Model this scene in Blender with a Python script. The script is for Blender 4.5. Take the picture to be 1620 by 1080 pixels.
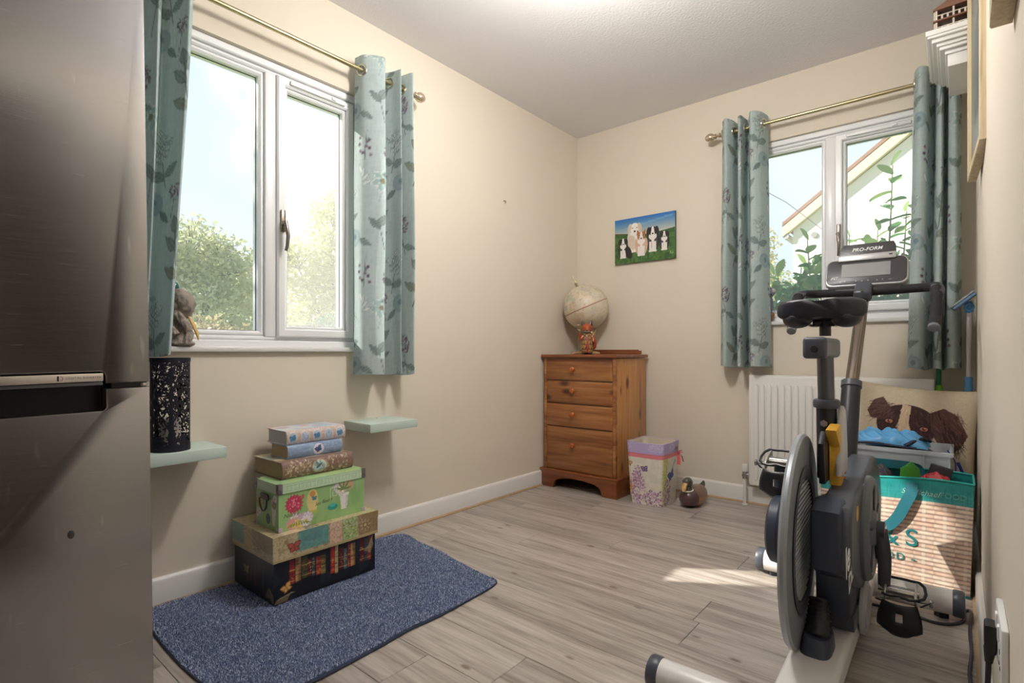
import bpy, bmesh, math, random
import numpy as np
from mathutils import Vector, Matrix, noise as mnoise

for o in list(bpy.data.objects):
    bpy.data.objects.remove(o, do_unlink=True)
SC = bpy.context.scene
COL = SC.collection
R = math.radians
PI = math.pi

# ------------------------------------------------------------------ camera
cam_d = bpy.data.cameras.new('camera')
cam_d.sensor_fit = 'HORIZONTAL'; cam_d.sensor_width = 36.0
cam_d.lens = 839.0 / 1620.0 * 36.0
cam_d.shift_y = 16.5 / 1620.0
cam_d.clip_start = 0.01; cam_d.clip_end = 200
cam = bpy.data.objects.new('camera', cam_d); COL.objects.link(cam)
cam.location = (2.10, -3.222, 0.869)
cam.rotation_euler = (PI / 2, 0, R(40.12))
SC.camera = cam

# ------------------------------------------------------------------ sky, sun, exposure
SC.view_settings.view_transform = 'Standard'
SC.view_settings.look = 'None'
SC.view_settings.gamma = 1.0
SC.view_settings.use_curve_mapping = False
SC.view_settings.exposure = 0.40
SKY_STRENGTH = 0.98
SUN_ENERGY = 9.0
LAMP_GLOW = 74.0

world = bpy.data.worlds.new('sky'); SC.world = world
world.use_nodes = True
wn = world.node_tree.nodes; wl = world.node_tree.links
for n in list(wn): wn.remove(n)
w_out = wn.new('ShaderNodeOutputWorld'); w_bg = wn.new('ShaderNodeBackground')
w_tc = wn.new('ShaderNodeTexCoord'); w_sep = wn.new('ShaderNodeSeparateXYZ')
w_ramp = wn.new('ShaderNodeValToRGB')
w_ramp.color_ramp.elements[0].position = 0.0; w_ramp.color_ramp.elements[0].color = (0.80, 0.89, 1.0, 1)
w_ramp.color_ramp.elements[1].position = 0.9; w_ramp.color_ramp.elements[1].color = (0.58, 0.75, 1.0, 1)
w_noise = wn.new('ShaderNodeTexNoise'); w_noise.inputs['Scale'].default_value = 2.2
w_noise.inputs['Detail'].default_value = 5
w_mix = wn.new('ShaderNodeMix'); w_mix.data_type = 'RGBA'
w_mix.inputs['B'].default_value = (0.92, 0.95, 1.0, 1)
w_cr = wn.new('ShaderNodeMapRange'); w_cr.inputs['From Min'].default_value = 0.42; w_cr.inputs['From Max'].default_value = 0.68
w_cr.inputs['To Min'].default_value = 0.0; w_cr.inputs['To Max'].default_value = 0.6
wl.new(w_tc.outputs['Generated'], w_sep.inputs[0]); wl.new(w_sep.outputs['Z'], w_ramp.inputs[0])
wl.new(w_tc.outputs['Generated'], w_noise.inputs['Vector'])
wl.new(w_noise.outputs['Fac'], w_cr.inputs['Value']); wl.new(w_cr.outputs[0], w_mix.inputs['Factor'])
wl.new(w_ramp.outputs[0], w_mix.inputs['A']); wl.new(w_mix.outputs['Result'], w_bg.inputs['Color'])
w_bg.inputs['Strength'].default_value = SKY_STRENGTH
wl.new(w_bg.outputs[0], w_out.inputs['Surface'])

sun_d = bpy.data.lights.new('sun_offscreen', 'SUN'); sun_d.energy = SUN_ENERGY; sun_d.angle = R(0.8)
sun_d.color = (1.0, 0.94, 0.84)
sun = bpy.data.objects.new('sun_offscreen', sun_d); COL.objects.link(sun)
sun.rotation_euler = Vector((1.0, 0.63, -0.77)).to_track_quat('-Z', 'Y').to_euler()
sun.location = (-6, -5, 6)

# ------------------------------------------------------------------ helpers
def lin(c):
    if isinstance(c, str):
        c = tuple(int(c[i:i + 2], 16) for i in (0, 2, 4))
    out = []
    for x in c[:3]:
        x = x / 255.0
        out.append(x / 12.92 if x <= 0.04045 else ((x + 0.055) / 1.055) ** 2.4)
    return tuple(out)

class MB:
    """collects geometry for ONE mesh object"""
    def __init__(s):
        s.v = []; s.f = []; s.m = []; s.sm = []; s.c = []
    def add(s, vs, fs, mat=0, M=None, smooth=True, col=None):
        b = len(s.v)
        for p in vs:
            s.v.append(tuple(M @ Vector(p)) if M is not None else tuple(p))
        for f in fs:
            s.f.append(tuple(i + b for i in f)); s.m.append(mat); s.sm.append(smooth)
        if col is not None:
            while len(s.c) < b: s.c.append((1, 1, 1))
            s.c.extend([tuple(x) for x in col])
        return s
    def box(s, c, size, bevel=0.0, seg=2, mat=0, M=None, rot=None):
        bm = bmesh.new(); bmesh.ops.create_cube(bm, size=1.0)
        for v in bm.verts: v.co = Vector((v.co.x * size[0], v.co.y * size[1], v.co.z * size[2]))
        if bevel > 0:
            bevel = min(bevel, 0.49 * min(size))
            bmesh.ops.bevel(bm, geom=list(bm.edges), offset=bevel, segments=seg, profile=0.5, affect='EDGES')
        T = Matrix.Translation(c)
        if rot is not None: T = T @ rot
        if M is not None: T = M @ T
        bm.verts.index_update()
        s.add([v.co[:] for v in bm.verts], [[v.index for v in f.verts] for f in bm.faces], mat, T)
        bm.free(); return s
    def span(s, a, b, bevel=0.0, seg=2, mat=0, M=None):
        c = [(a[i] + b[i]) / 2 for i in range(3)]; z = [abs(b[i] - a[i]) for i in range(3)]
        return s.box(c, z, bevel, seg, mat, M)
    def tube(s, path, r, n=12, mat=0, M=None, caps=True, closed=False, flat=1.0):
        P = [Vector(p) for p in path]; k = len(P)
        rr = r if isinstance(r, (list, tuple)) else [r] * k
        T = []
        for i in range(k):
            if closed: t = P[(i + 1) % k] - P[i - 1]
            else: t = P[min(i + 1, k - 1)] - P[max(i - 1, 0)]
            T.append(t.normalized() if t.length > 1e-9 else Vector((0, 0, 1)))
        up = Vector((0, 0, 1)) if abs(T[0].z) < 0.9 else Vector((0, 1, 0))
        N = (up - T[0] * up.dot(T[0])).normalized(); vs = []; fs = []
        for i in range(k):
            N = (N - T[i] * N.dot(T[i])).normalized(); Bn = T[i].cross(N)
            for j in range(n):
                a = 2 * PI * j / n
                vs.append(P[i] + (N * math.cos(a) * flat + Bn * math.sin(a)) * rr[i])
        for i in range(k if closed else k - 1):
            for j in range(n):
                i2 = (i + 1) % k
                fs.append((i * n + j, i * n + (j + 1) % n, i2 * n + (j + 1) % n, i2 * n + j))
        if caps and not closed:
            fs.append(tuple(range(n - 1, -1, -1))); fs.append(tuple((k - 1) * n + j for j in range(n)))
        return s.add(vs, fs, mat, M)
    def cyl(s, a, b, r, r2=None, n=24, mat=0, M=None, bevel=0.0):
        a = Vector(a); b = Vector(b); r2 = r if r2 is None else r2
        if bevel > 0:
            d = (b - a).normalized()
            path = [a, a + d * bevel * .3, a + d * bevel, b - d * bevel, b - d * bevel * .3, b]
            return s.tube(path, [r - bevel, r - bevel * .3, r, r2, r2 - bevel * .3, r2 - bevel], n, mat, M)
        return s.tube([a, b], [r, r2], n, mat, M)
    def lathe(s, prof, n=32, mat=0, M=None, a0=0, a1=2 * PI):
        full = abs(a1 - a0 - 2 * PI) < 1e-6
        cnt = n if full else n + 1
        vs = []; fs = []
        for (r, z) in prof:
            for j in range(cnt):
                a = a0 + (a1 - a0) * j / n
                vs.append((r * math.cos(a), r * math.sin(a), z))
        for i in range(len(prof) - 1):
            for j in range(n):
                j2 = (j + 1) % cnt if full else j + 1
                fs.append((i * cnt + j, i * cnt + j2, (i + 1) * cnt + j2, (i + 1) * cnt + j))
        return s.add(vs, fs, mat, M)
    def sphere(s, c, r, nu=24, nv=14, mat=0, M=None):
        if not isinstance(r, (tuple, list)): r = (r, r, r)
        T = Matrix.Translation(c) @ Matrix.Diagonal((r[0], r[1], r[2], 1))
        if M is not None: T = M @ T
        prof = [(max(math.cos(-PI / 2 + PI * i / nv), 1e-4), math.sin(-PI / 2 + PI * i / nv)) for i in range(nv + 1)]
        return s.lathe(prof, nu, mat, T)
    def torus(s, R0, r, nu=28, nv=10, mat=0, M=None):
        path = [(R0 * math.cos(2 * PI * i / nu), R0 * math.sin(2 * PI * i / nu), 0) for i in range(nu)]
        return s.tube(path, r, nv, mat, M, closed=True)
    def prism(s, poly, d0, d1, mat=0, M=None, bevel=0.0, seg=2):
        """poly in local XY, extruded along local Z from d0 to d1"""
        bm = bmesh.new()
        lo = [bm.verts.new((p[0], p[1], d0)) for p in poly]; hi = [bm.verts.new((p[0], p[1], d1)) for p in poly]
        k = len(poly)
        bm.faces.new(lo[::-1]); bm.faces.new(hi)
        for i in range(k): bm.faces.new((lo[i], lo[(i + 1) % k], hi[(i + 1) % k], hi[i]))
        bmesh.ops.recalc_face_normals(bm, faces=bm.faces)
        if bevel > 0:
            ed = [e for e in bm.edges if abs(e.verts[0].co.z - e.verts[1].co.z) < 1e-9]
            bmesh.ops.bevel(bm, geom=ed, offset=bevel, segments=seg, profile=0.5, affect='EDGES')
        bm.verts.index_update()
        s.add([v.co[:] for v in bm.verts], [[v.index for v in f.verts] for f in bm.faces], mat, M)
        bm.free(); return s
    def ring(s, u0, u1, z0, z1, w, d0, d1, mat=0, M=None, bev=0.004):
        """rectangular mitred ring in local XZ, depth local Y from d0 to d1 (d1 faces the room), chamfered"""
        def loop(i, d): return [(u0 + i, d, z0 + i), (u1 - i, d, z0 + i), (u1 - i, d, z1 - i), (u0 + i, d, z1 - i)]
        sg = 1 if d1 > d0 else -1
        loops = [loop(0, d0), loop(0, d1 - sg * bev), loop(bev, d1), loop(w - bev, d1), loop(w, d1 - sg * bev), loop(w, d0)]
        vs = [p for l in loops for p in l]; fs = []
        for i in range(6):
            a = i * 4; b = ((i + 1) % 6) * 4
            for j in range(4): fs.append((a + j, a + (j + 1) % 4, b + (j + 1) % 4, b + j))
        return s.add(vs, fs, mat, M)
    def build(s, name, mats, parent=None, ang=38, fix=True):
        me = bpy.data.meshes.new(name); me.from_pydata(s.v, [], s.f)
        mats = mats if isinstance(mats, (list, tuple)) else [mats]
        for m in mats: me.materials.append(m)
        me.polygons.foreach_set('material_index', s.m)
        me.polygons.foreach_set('use_smooth', s.sm)
        if s.c:
            while len(s.c) < len(s.v): s.c.append((1, 1, 1))
            at = me.color_attributes.new('print', 'FLOAT_COLOR', 'POINT')
            arr = np.ones((len(s.v), 4), dtype=np.float32); arr[:, :3] = np.array(s.c, dtype=np.float32)
            at.data.foreach_set('color', arr.ravel())
        if fix:
            bm = bmesh.new(); bm.from_mesh(me)
            bmesh.ops.recalc_face_normals(bm, faces=bm.faces); bm.to_mesh(me); bm.free()
        me.set_sharp_from_angle(angle=R(ang)); me.update()
        o = bpy.data.objects.new(name, me); COL.objects.link(o)
        if parent is not None: o.parent = parent
        return o

def tag(o, label=None, cat=None, group=None, kind=None):
    if label: o['label'] = label
    if cat: o['category'] = cat
    if group: o['group'] = group
    if kind: o['kind'] = kind
    return o
def empty(name, loc=(0, 0, 0), rz=0.0, rx=0.0):
    o = bpy.data.objects.new(name, None); COL.objects.link(o)
    o.empty_display_size = 0.05
    o.location = loc; o.rotation_euler = (rx, 0, rz); return o
def thing(name, label, cat, loc=(0, 0, 0), rz=0.0, group=None):
    return tag(empty(name, loc, rz), label, cat, group)
def copy_tree(o, parent=None):
    c = o.copy(); COL.objects.link(c)
    if parent is not None: c.parent = parent
    for ch in list(o.children): copy_tree(ch, c)
    return c
def catmull(pts, n):
    P = [Vector(p) for p in pts]; P = [2 * P[0] - P[1]] + P + [2 * P[-1] - P[-2]]
    segs = len(P) - 3; out = []
    for i in range(n):
        t = i / (n - 1) * segs; k = min(int(t), segs - 1); u = t - k
        a, b, c, d = P[k:k + 4]
        out.append(0.5 * ((2 * b) + (c - a) * u + (2 * a - 5 * b + 4 * c - d) * u * u + (3 * b - a - 3 * c + d) * u ** 3))
    return out

# ------------------------------------------------------------------ materials
MATS = {}
def nmat(name):
    m = bpy.data.materials.new(name); m.use_nodes = True
    return m, m.node_tree.nodes, m.node_tree.links, m.node_tree.nodes['Principled BSDF']
def mat(name, col, rough=0.5, metal=0.0, var=0.0, scale=8.0, bump=0.0, bscale=200.0, stretch=(1, 1, 1), spec=None, coat=0.0, trans=0.0):
    if name in MATS: return MATS[name]
    m, n, l, b = nmat(name)
    c = lin(col)
    b.inputs['Base Color'].default_value = (*c, 1); b.inputs['Roughness'].default_value = rough
    b.inputs['Metallic'].default_value = metal
    if spec is not None: b.inputs['Specular IOR Level'].default_value = spec
    if coat: b.inputs['Coat Weight'].default_value = coat; b.inputs['Coat Roughness'].default_value = 0.15
    if trans: b.inputs['Transmission Weight'].default_value = trans
    if var or bump:
        tc = n.new('ShaderNodeTexCoord'); mp = n.new('ShaderNodeMapping'); mp.inputs['Scale'].default_value = stretch
        l.new(tc.outputs['Object'], mp.inputs['Vector'])
    if var:
        nz = n.new('ShaderNodeTexNoise'); nz.inputs['Scale'].default_value = scale; nz.inputs['Detail'].default_value = 4
        l.new(mp.outputs[0], nz.inputs['Vector'])
        mx = n.new('ShaderNodeMix'); mx.data_type = 'RGBA'
        mx.inputs['A'].default_value = (*[max(0, x * (1 - var)) for x in c], 1); mx.inputs['B'].default_value = (*[min(1, x * (1 + var)) for x in c], 1)
        l.new(nz.outputs['Fac'], mx.inputs['Factor']); l.new(mx.outputs['Result'], b.inputs['Base Color'])
    if bump:
        nb = n.new('ShaderNodeTexNoise'); nb.inputs['Scale'].default_value = bscale; nb.inputs['Detail'].default_value = 3
        bp = n.new('ShaderNodeBump'); bp.inputs['Strength'].default_value = bump; bp.inputs['Distance'].default_value = 0.004
        l.new(mp.outputs[0], nb.inputs['Vector']); l.new(nb.outputs['Fac'], bp.inputs['Height']); l.new(bp.outputs[0], b.inputs['Normal'])
    MATS[name] = m; return m
def print_mat(name, rough=0.6, bump=0.0, bscale=500, transl=0.0, coat=0.0):
    if name in MATS: return MATS[name]
    m, n, l, b = nmat(name)
    a = n.new('ShaderNodeAttribute'); a.attribute_name = 'print'
    l.new(a.outputs['Color'], b.inputs['Base Color']); b.inputs['Roughness'].default_value = rough
    if coat: b.inputs['Coat Weight'].default_value = coat
    if bump:
        tc = n.new('ShaderNodeTexCoord'); nb = n.new('ShaderNodeTexNoise'); nb.inputs['Scale'].default_value = bscale
        bp = n.new('ShaderNodeBump'); bp.inputs['Strength'].default_value = bump; bp.inputs['Distance'].default_value = 0.002
        l.new(tc.outputs['Object'], nb.inputs['Vector']); l.new(nb.outputs['Fac'], bp.inputs['Height']); l.new(bp.outputs[0], b.inputs['Normal'])
    if transl:
        t = n.new('ShaderNodeBsdfTranslucent'); mx = n.new('ShaderNodeMixShader'); mx.inputs[0].default_value = transl
        l.new(a.outputs['Color'], t.inputs['Color']); out = n['Material Output']
        l.new(b.outputs[0], mx.inputs[1]); l.new(t.outputs[0], mx.inputs[2]); l.new(mx.outputs[0], out.inputs['Surface'])
    MATS[name] = m; return m
def wood_mat(name, c1, c2, c3, axis='X', scale=1.0, rough=0.4, knots=0.0, rnd=False, coat=0.0, bump=0.05, knotcol=(60, 28, 16)):
    """streaky wood; grain runs along axis in object space; optional dark knots"""
    if name in MATS: return MATS[name]
    m, n, l, b = nmat(name)
    tc = n.new('ShaderNodeTexCoord'); mp = n.new('ShaderNodeMapping')
    st = {'X': (0.55, 9, 9), 'Y': (9, 0.55, 9), 'Z': (9, 9, 0.55)}[axis]
    mp.inputs['Scale'].default_value = [x * scale for x in st]
    src = tc.outputs['Object']
    if rnd:
        oi = n.new('ShaderNodeObjectInfo'); ml = n.new('ShaderNodeVectorMath'); ml.operation = 'MULTIPLY_ADD'
        cb = n.new('ShaderNodeCombineXYZ')
        for k in range(3): l.new(oi.outputs['Random'], cb.inputs[k])
        l.new(cb.outputs[0], ml.inputs[0]); ml.inputs[1].default_value = (37, 53, 11); l.new(src, ml.inputs[2]); src = ml.outputs[0]
    l.new(src, mp.inputs['Vector'])
    nz = n.new('ShaderNodeTexNoise'); nz.inputs['Scale'].default_value = 1.6; nz.inputs['Detail'].default_value = 8; nz.inputs['Distortion'].default_value = 0.6
    l.new(mp.outputs[0], nz.inputs['Vector'])
    n2 = n.new('ShaderNodeTexNoise'); n2.inputs['Scale'].default_value = 7; n2.inputs['Detail'].default_value = 6
    l.new(mp.outputs[0], n2.inputs['Vector'])
    ad = n.new('ShaderNodeMath'); ad.operation = 'MULTIPLY_ADD'; ad.inputs[1].default_value = 0.45
    l.new(n2.outputs['Fac'], ad.inputs[0]); 
    sc = n.new('ShaderNodeMath'); sc.operation = 'MULTIPLY'; sc.inputs[1].default_value = 0.6
    l.new(nz.outputs['Fac'], sc.inputs[0]); l.new(sc.outputs[0], ad.inputs[2])
    rp = n.new('ShaderNodeValToRGB'); e = rp.color_ramp.elements
    e[0].position = 0.38; e[0].color = (*lin(c3), 1); e[1].position = 0.66; e[1].color = (*lin(c1), 1)
    k = e.new(0.52); k.color = (*lin(c2), 1)
    l.new(ad.outputs[0], rp.inputs[0]); colout = rp.outputs[0]
    if knots:
        mk = n.new('ShaderNodeMapping'); mk.inputs['Scale'].default_value = {'X': (4.6, 10, 10), 'Y': (10, 4.6, 10), 'Z': (10, 10, 4.6)}[axis]
        l.new(src, mk.inputs['Vector'])
        vo = n.new('ShaderNodeTexVoronoi'); vo.inputs['Scale'].default_value = 1.0; vo.inputs['Randomness'].default_value = 1.0
        l.new(mk.outputs[0], vo.inputs['Vector'])
        kr = n.new('ShaderNodeMapRange'); kr.inputs['From Min'].default_value = knots; kr.inputs['From Max'].default_value = knots * 0.45
        l.new(vo.outputs['Distance'], kr.inputs['Value'])
        mx = n.new('ShaderNodeMix'); mx.data_type = 'RGBA'; mx.inputs['B'].default_value = (*lin(knotcol), 1)
        l.new(kr.outputs[0], mx.inputs['Factor']); l.new(colout, mx.inputs['A']); colout = mx.outputs['Result']
    if rnd:
        hs = n.new('ShaderNodeHueSaturation'); mr = n.new('ShaderNodeMapRange'); mr.inputs['To Min'].default_value = 0.9; mr.inputs['To Max'].default_value = 1.08
        l.new(oi.outputs['Random'], mr.inputs['Value']); l.new(mr.outputs[0], hs.inputs['Value']); l.new(colout, hs.inputs['Color']); colout = hs.outputs[0]
    l.new(colout, b.inputs['Base Color']); b.inputs['Roughness'].default_value = rough
    if coat: b.inputs['Coat Weight'].default_value = coat; b.inputs['Coat Roughness'].default_value = 0.2
    if bump:
        bp = n.new('ShaderNodeBump'); bp.inputs['Strength'].default_value = bump; bp.inputs['Distance'].default_value = 0.003
        l.new(ad.outputs[0], bp.inputs['Height']); l.new(bp.outputs[0], b.inputs['Normal'])
    MATS[name] = m; return m
def glass_mat():
    if 'glass' in MATS: return MATS['glass']
    m, n, l, b = nmat('glass'); n.remove(b)
    t = n.new('ShaderNodeBsdfTransparent'); g = n.new('ShaderNodeBsdfGlossy'); g.inputs['Roughness'].default_value = 0.3; g.inputs['Color'].default_value = (.3, .3, .3, 1)
    t.inputs['Color'].default_value = (0.97, 0.98, 0.98, 1)
    d = n.new('ShaderNodeBsdfTranslucent'); d.inputs['Color'].default_value = (0.95, 0.95, 0.94, 1)
    fr = n.new('ShaderNodeFresnel'); fr.inputs['IOR'].default_value = 1.35
    m1 = n.new('ShaderNodeMixShader'); m2 = n.new('ShaderNodeMixShader'); m2.inputs[0].default_value = 0.10
    gi = n.new('ShaderNodeNewGeometry'); mu = n.new('ShaderNodeMath'); mu.operation = 'SUBTRACT'; mu.use_clamp = True
    l.new(fr.outputs[0], mu.inputs[0]); l.new(gi.outputs['Backfacing'], mu.inputs[1]); l.new(mu.outputs[0], m1.inputs[0]); l.new(t.outputs[0], m1.inputs[1]); l.new(g.outputs[0], m1.inputs[2])
    l.new(m1.outputs[0], m2.inputs[1]); l.new(d.outputs[0], m2.inputs[2]); l.new(m2.outputs[0], n['Material Output'].inputs['Surface'])
    MATS['glass'] = m; return m

# ------------------------------------------------------------------ flat print painter (colours sampled on the mesh points)
class Paint:
    def __init__(s, X, Y, base, aa=0.001):
        s.X = np.asarray(X, dtype=np.float64).ravel(); s.Y = np.asarray(Y, dtype=np.float64).ravel(); s.aa = aa
        s.c = np.tile(np.array(lin(base)), (s.X.size, 1))
    def _mix(s, a, col, sel=None):
        col = np.array(lin(col)); a = np.clip(a, 0, 1)[:, None]
        if sel is None: s.c = s.c * (1 - a) + col * a
        else: s.c[sel] = s.c[sel] * (1 - a) + col * a
        return s
    def near(s, x0, x1, y0, y1):
        return np.nonzero((s.X > x0) & (s.X < x1) & (s.Y > y0) & (s.Y < y1))[0]
    def noise(s, sx, sy, seed, col, amt, lo=0.45, hi=0.6):
        rs = np.random.RandomState(seed); g = rs.rand(64, 64)
        u = s.X * sx + 17.3; v = s.Y * sy + 9.1; iu = np.floor(u).astype(int); iv = np.floor(v).astype(int); fu = u - iu; fv = v - iv
        fu = fu * fu * (3 - 2 * fu); fv = fv * fv * (3 - 2 * fv)
        q = lambda a, b: g[a % 64, b % 64]
        val = (q(iu, iv) * (1 - fu) + q(iu + 1, iv) * fu) * (1 - fv) + (q(iu, iv + 1) * (1 - fu) + q(iu + 1, iv + 1) * fu) * fv
        return s._mix(np.clip((val - lo) / (hi - lo), 0, 1) * amt, col)
    def ell(s, cx, cy, rx, ry, col, rot=0.0, amt=1.0, hole=0.0):
        m = max(rx, ry) + s.aa * 2; k = s.near(cx - m, cx + m, cy - m, cy + m)
        if k.size == 0: return s
        dx = s.X[k] - cx; dy = s.Y[k] - cy; c, n = math.cos(rot), math.sin(rot)
        u = (dx * c + dy * n) / rx; v = (-dx * n + dy * c) / ry; d = np.sqrt(u * u + v * v); w = s.aa / min(rx, ry)
        a = np.clip((1 - d) / w + 0.5, 0, 1)
        if hole: a = a * np.clip((d - hole) / w + 0.5, 0, 1)
        return s._mix(a * amt, col, k)
    def poly(s, pts, col, amt=1.0):
        xs = [p[0] for p in pts]; ys = [p[1] for p in pts]; k = s.near(min(xs) - 1e-6, max(xs) + 1e-6, min(ys) - 1e-6, max(ys) + 1e-6)
        if k.size == 0: return s
        x = s.X[k]; y = s.Y[k]; ins = np.zeros(k.size, bool); n = len(pts)
        for i in range(n):
            x1, y1 = pts[i]; x2, y2 = pts[(i + 1) % n]
            if y1 == y2: continue
            ins ^= ((y1 > y) != (y2 > y)) & (x < (x2 - x1) * (y - y1) / (y2 - y1) + x1)
        return s._mix(ins * amt, col, k)
    def rect(s, x0, x1, y0, y1, col, amt=1.0):
        k = s.near(x0, x1, y0, y1)
        return s._mix(np.ones(k.size) * amt, col, k) if k.size else s
    def line(s, pts, w, col, amt=1.0):
        xs = [p[0] for p in pts]; ys = [p[1] for p in pts]; m = w + 2 * s.aa
        k = s.near(min(xs) - m, max(xs) + m, min(ys) - m, max(ys) + m)
        if k.size == 0: return s
        x = s.X[k]; y = s.Y[k]; d = np.full(k.size, 9.0)
        for (x1, y1), (x2, y2) in zip(pts[:-1], pts[1:]):
            ex, ey = x2 - x1, y2 - y1; L = ex * ex + ey * ey + 1e-12
            t = np.clip(((x - x1) * ex + (y - y1) * ey) / L, 0, 1)
            d = np.minimum(d, np.hypot(x - x1 - t * ex, y - y1 - t * ey))
        return s._mix(np.clip((w / 2 - d) / s.aa + 0.5, 0, 1) * amt, col, k)
    def leaf(s, x, y, L, W, a, col, edge=None, vein=None, amt=1.0):
        c, n = math.cos(a), math.sin(a); pts = []
        for i in range(9): t = i / 8; pts.append((t * L, W * math.sin(PI * t ** 0.8) * 0.5))
        for i in range(7, 0, -1): t = i / 8; pts.append((t * L, -W * math.sin(PI * t ** 0.8) * 0.5))
        q = [(x + u * c - v * n, y + u * n + v * c) for u, v in pts]
        s.poly(q, col, amt)
        if edge: s.line(q + [q[0]], s.aa * 1.6, edge, 0.8 * amt)
        if vein: s.line([(x, y), (x + L * c, y + L * n)], s.aa * 1.4, vein, 0.7 * amt)
        return s
    def dots(s, x, y, rx, ry, n, r, cols, seed):
        rs = random.Random(seed)
        for i in range(n):
            a = rs.uniform(0, 2 * PI); q = math.sqrt(rs.random())
            s.ell(x + rx * q * math.cos(a), y + ry * q * math.sin(a), r * rs.uniform(.7, 1.2), r * rs.uniform(.7, 1.2), rs.choice(cols))
        return s
    def flower(s, x, y, r, n, col, centre, edge=None, a0=0.0):
        for i in range(n): s.leaf(x, y, r, r * 0.6, a0 + 2 * PI * i / n, col, edge)
        return s.ell(x, y, r * 0.22, r * 0.22, centre)
    def butterfly(s, x, y, r, col, dark, a=0.0):
        for sg in (-1, 1):
            s.leaf(x, y, r, r * .75, a + PI / 2 - sg * 0.95, dark); s.leaf(x, y, r * .86, r * .52, a + PI / 2 - sg * 0.95, col)
            s.leaf(x, y, r * .75, r * .62, a + PI / 2 - sg * 2.2, dark); s.leaf(x, y, r * .6, r * .4, a + PI / 2 - sg * 2.2, col)
        c, n = math.cos(a + PI / 2), math.sin(a + PI / 2)
        return s.line([(x - c * r * .35, y - n * r * .35), (x + c * r * .35, y + n * r * .35)], r * .14, dark)

def grid_into(mb, nu, nv, pos, colour, mat=0, wrap=False):
    """append a (nu+1)x(nv+1) grid; pos(U,V)->(N,3) arrays, colour(U,V)->(N,3); U,V in 0..1"""
    U, V = np.meshgrid(np.linspace(0, 1, nu + 1), np.linspace(0, 1, nv + 1)); U = U.ravel(); V = V.ravel()
    P = np.asarray(pos(U, V)); C = np.asarray(colour(U, V)); w = nu + 1
    fs = [(j * w + i, j * w + i + 1, (j + 1) * w + i + 1, (j + 1) * w + i) for j in range(nv) for i in range(nu)]
    mb.add([tuple(p) for p in P], fs, mat, None, True, [tuple(c) for c in C])
def painted_box(mb, lo, hi, res, paint, faces='xXyYzZ', mat=0):
    """box whose faces carry a print: paint(face, A, B) with A, B in metres along the face (z up on side faces)"""
    x0, y0, z0 = lo; x1, y1, z1 = hi
    spec = {'x': (y1 - y0, z1 - z0, lambda A, B: (x0 + 0 * A, y1 - A, z0 + B)), 'X': (y1 - y0, z1 - z0, lambda A, B: (x1 + 0 * A, y0 + A, z0 + B)),
            'y': (x1 - x0, z1 - z0, lambda A, B: (x0 + A, y0 + 0 * A, z0 + B)), 'Y': (x1 - x0, z1 - z0, lambda A, B: (x1 - A, y1 + 0 * A, z0 + B)),
            'z': (x1 - x0, y1 - y0, lambda A, B: (x0 + A, y1 - B, z0 + 0 * A)), 'Z': (y1 - y0, x1 - x0, lambda A, B: (x1 - B, y0 + A, z1 + 0 * A))}
    for f in faces:
        w, h, fn = spec[f]; r = res if f in 'XyZ' else max(res * 4, 0.02)
        nu = max(1, int(w / r)); nv = max(1, int(h / r))
        grid_into(mb, nu, nv, lambda U, V: np.stack(fn(U * w, V * h), 1), lambda U, V: paint(f, U * w, V * h), mat)

def text_obj(name, body, size, M, material, parent=None, extrude=0.0006, shear=0.0, align='CENTER', bold=0.0, spacing=1.0):
    cu = bpy.data.curves.new(name, 'FONT'); cu.body = body; cu.size = size; cu.extrude = extrude; cu.shear = shear
    cu.align_x = align; cu.align_y = 'CENTER'; cu.offset = bold; cu.space_character = spacing; cu.resolution_u = 4
    o = bpy.data.objects.new(name + '_tmp', cu); COL.objects.link(o)
    dg = bpy.context.evaluated_depsgraph_get(); me = bpy.data.meshes.new_from_object(o.evaluated_get(dg))
    bpy.data.objects.remove(o, do_unlink=True); bpy.data.curves.remove(cu)
    me.transform(M); me.materials.clear(); me.materials.append(material); me.name = name
    q = bpy.data.objects.new(name, me); COL.objects.link(q)
    if parent is not None: q.parent = parent
    return q
def frame_m(o, x, y, z=None):
    """matrix from origin o and axis vectors x (text right), y (text up)"""
    x = Vector(x).normalized(); y = Vector(y); y = (y - x * y.dot(x)).normalized(); z = x.cross(y)
    return Matrix(((x[0], y[0], z[0], o[0]), (x[1], y[1], z[1], o[1]), (x[2], y[2], z[2], o[2]), (0, 0, 0, 1)))

# ================================================================== THE ROOM
XR = 2.16; YB = -5.2; ZC = 2.40
M_wall = mat('cream_wall_paint', (223, 213, 197), 0.85, var=0.03, scale=2.5, bump=0.04, bscale=60)
M_ceil = mat('stippled_ceiling_paint', (230, 228, 230), 0.95, bump=0.55, bscale=95)
M_white = mat('white_gloss_paint', (228, 226, 222), 0.35, var=0.02, scale=6)
M_upvc = mat('white_upvc', (236, 237, 238), 0.28)
M_brick = mat('outside_render', (222, 214, 200), 0.9, var=0.05)

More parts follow.
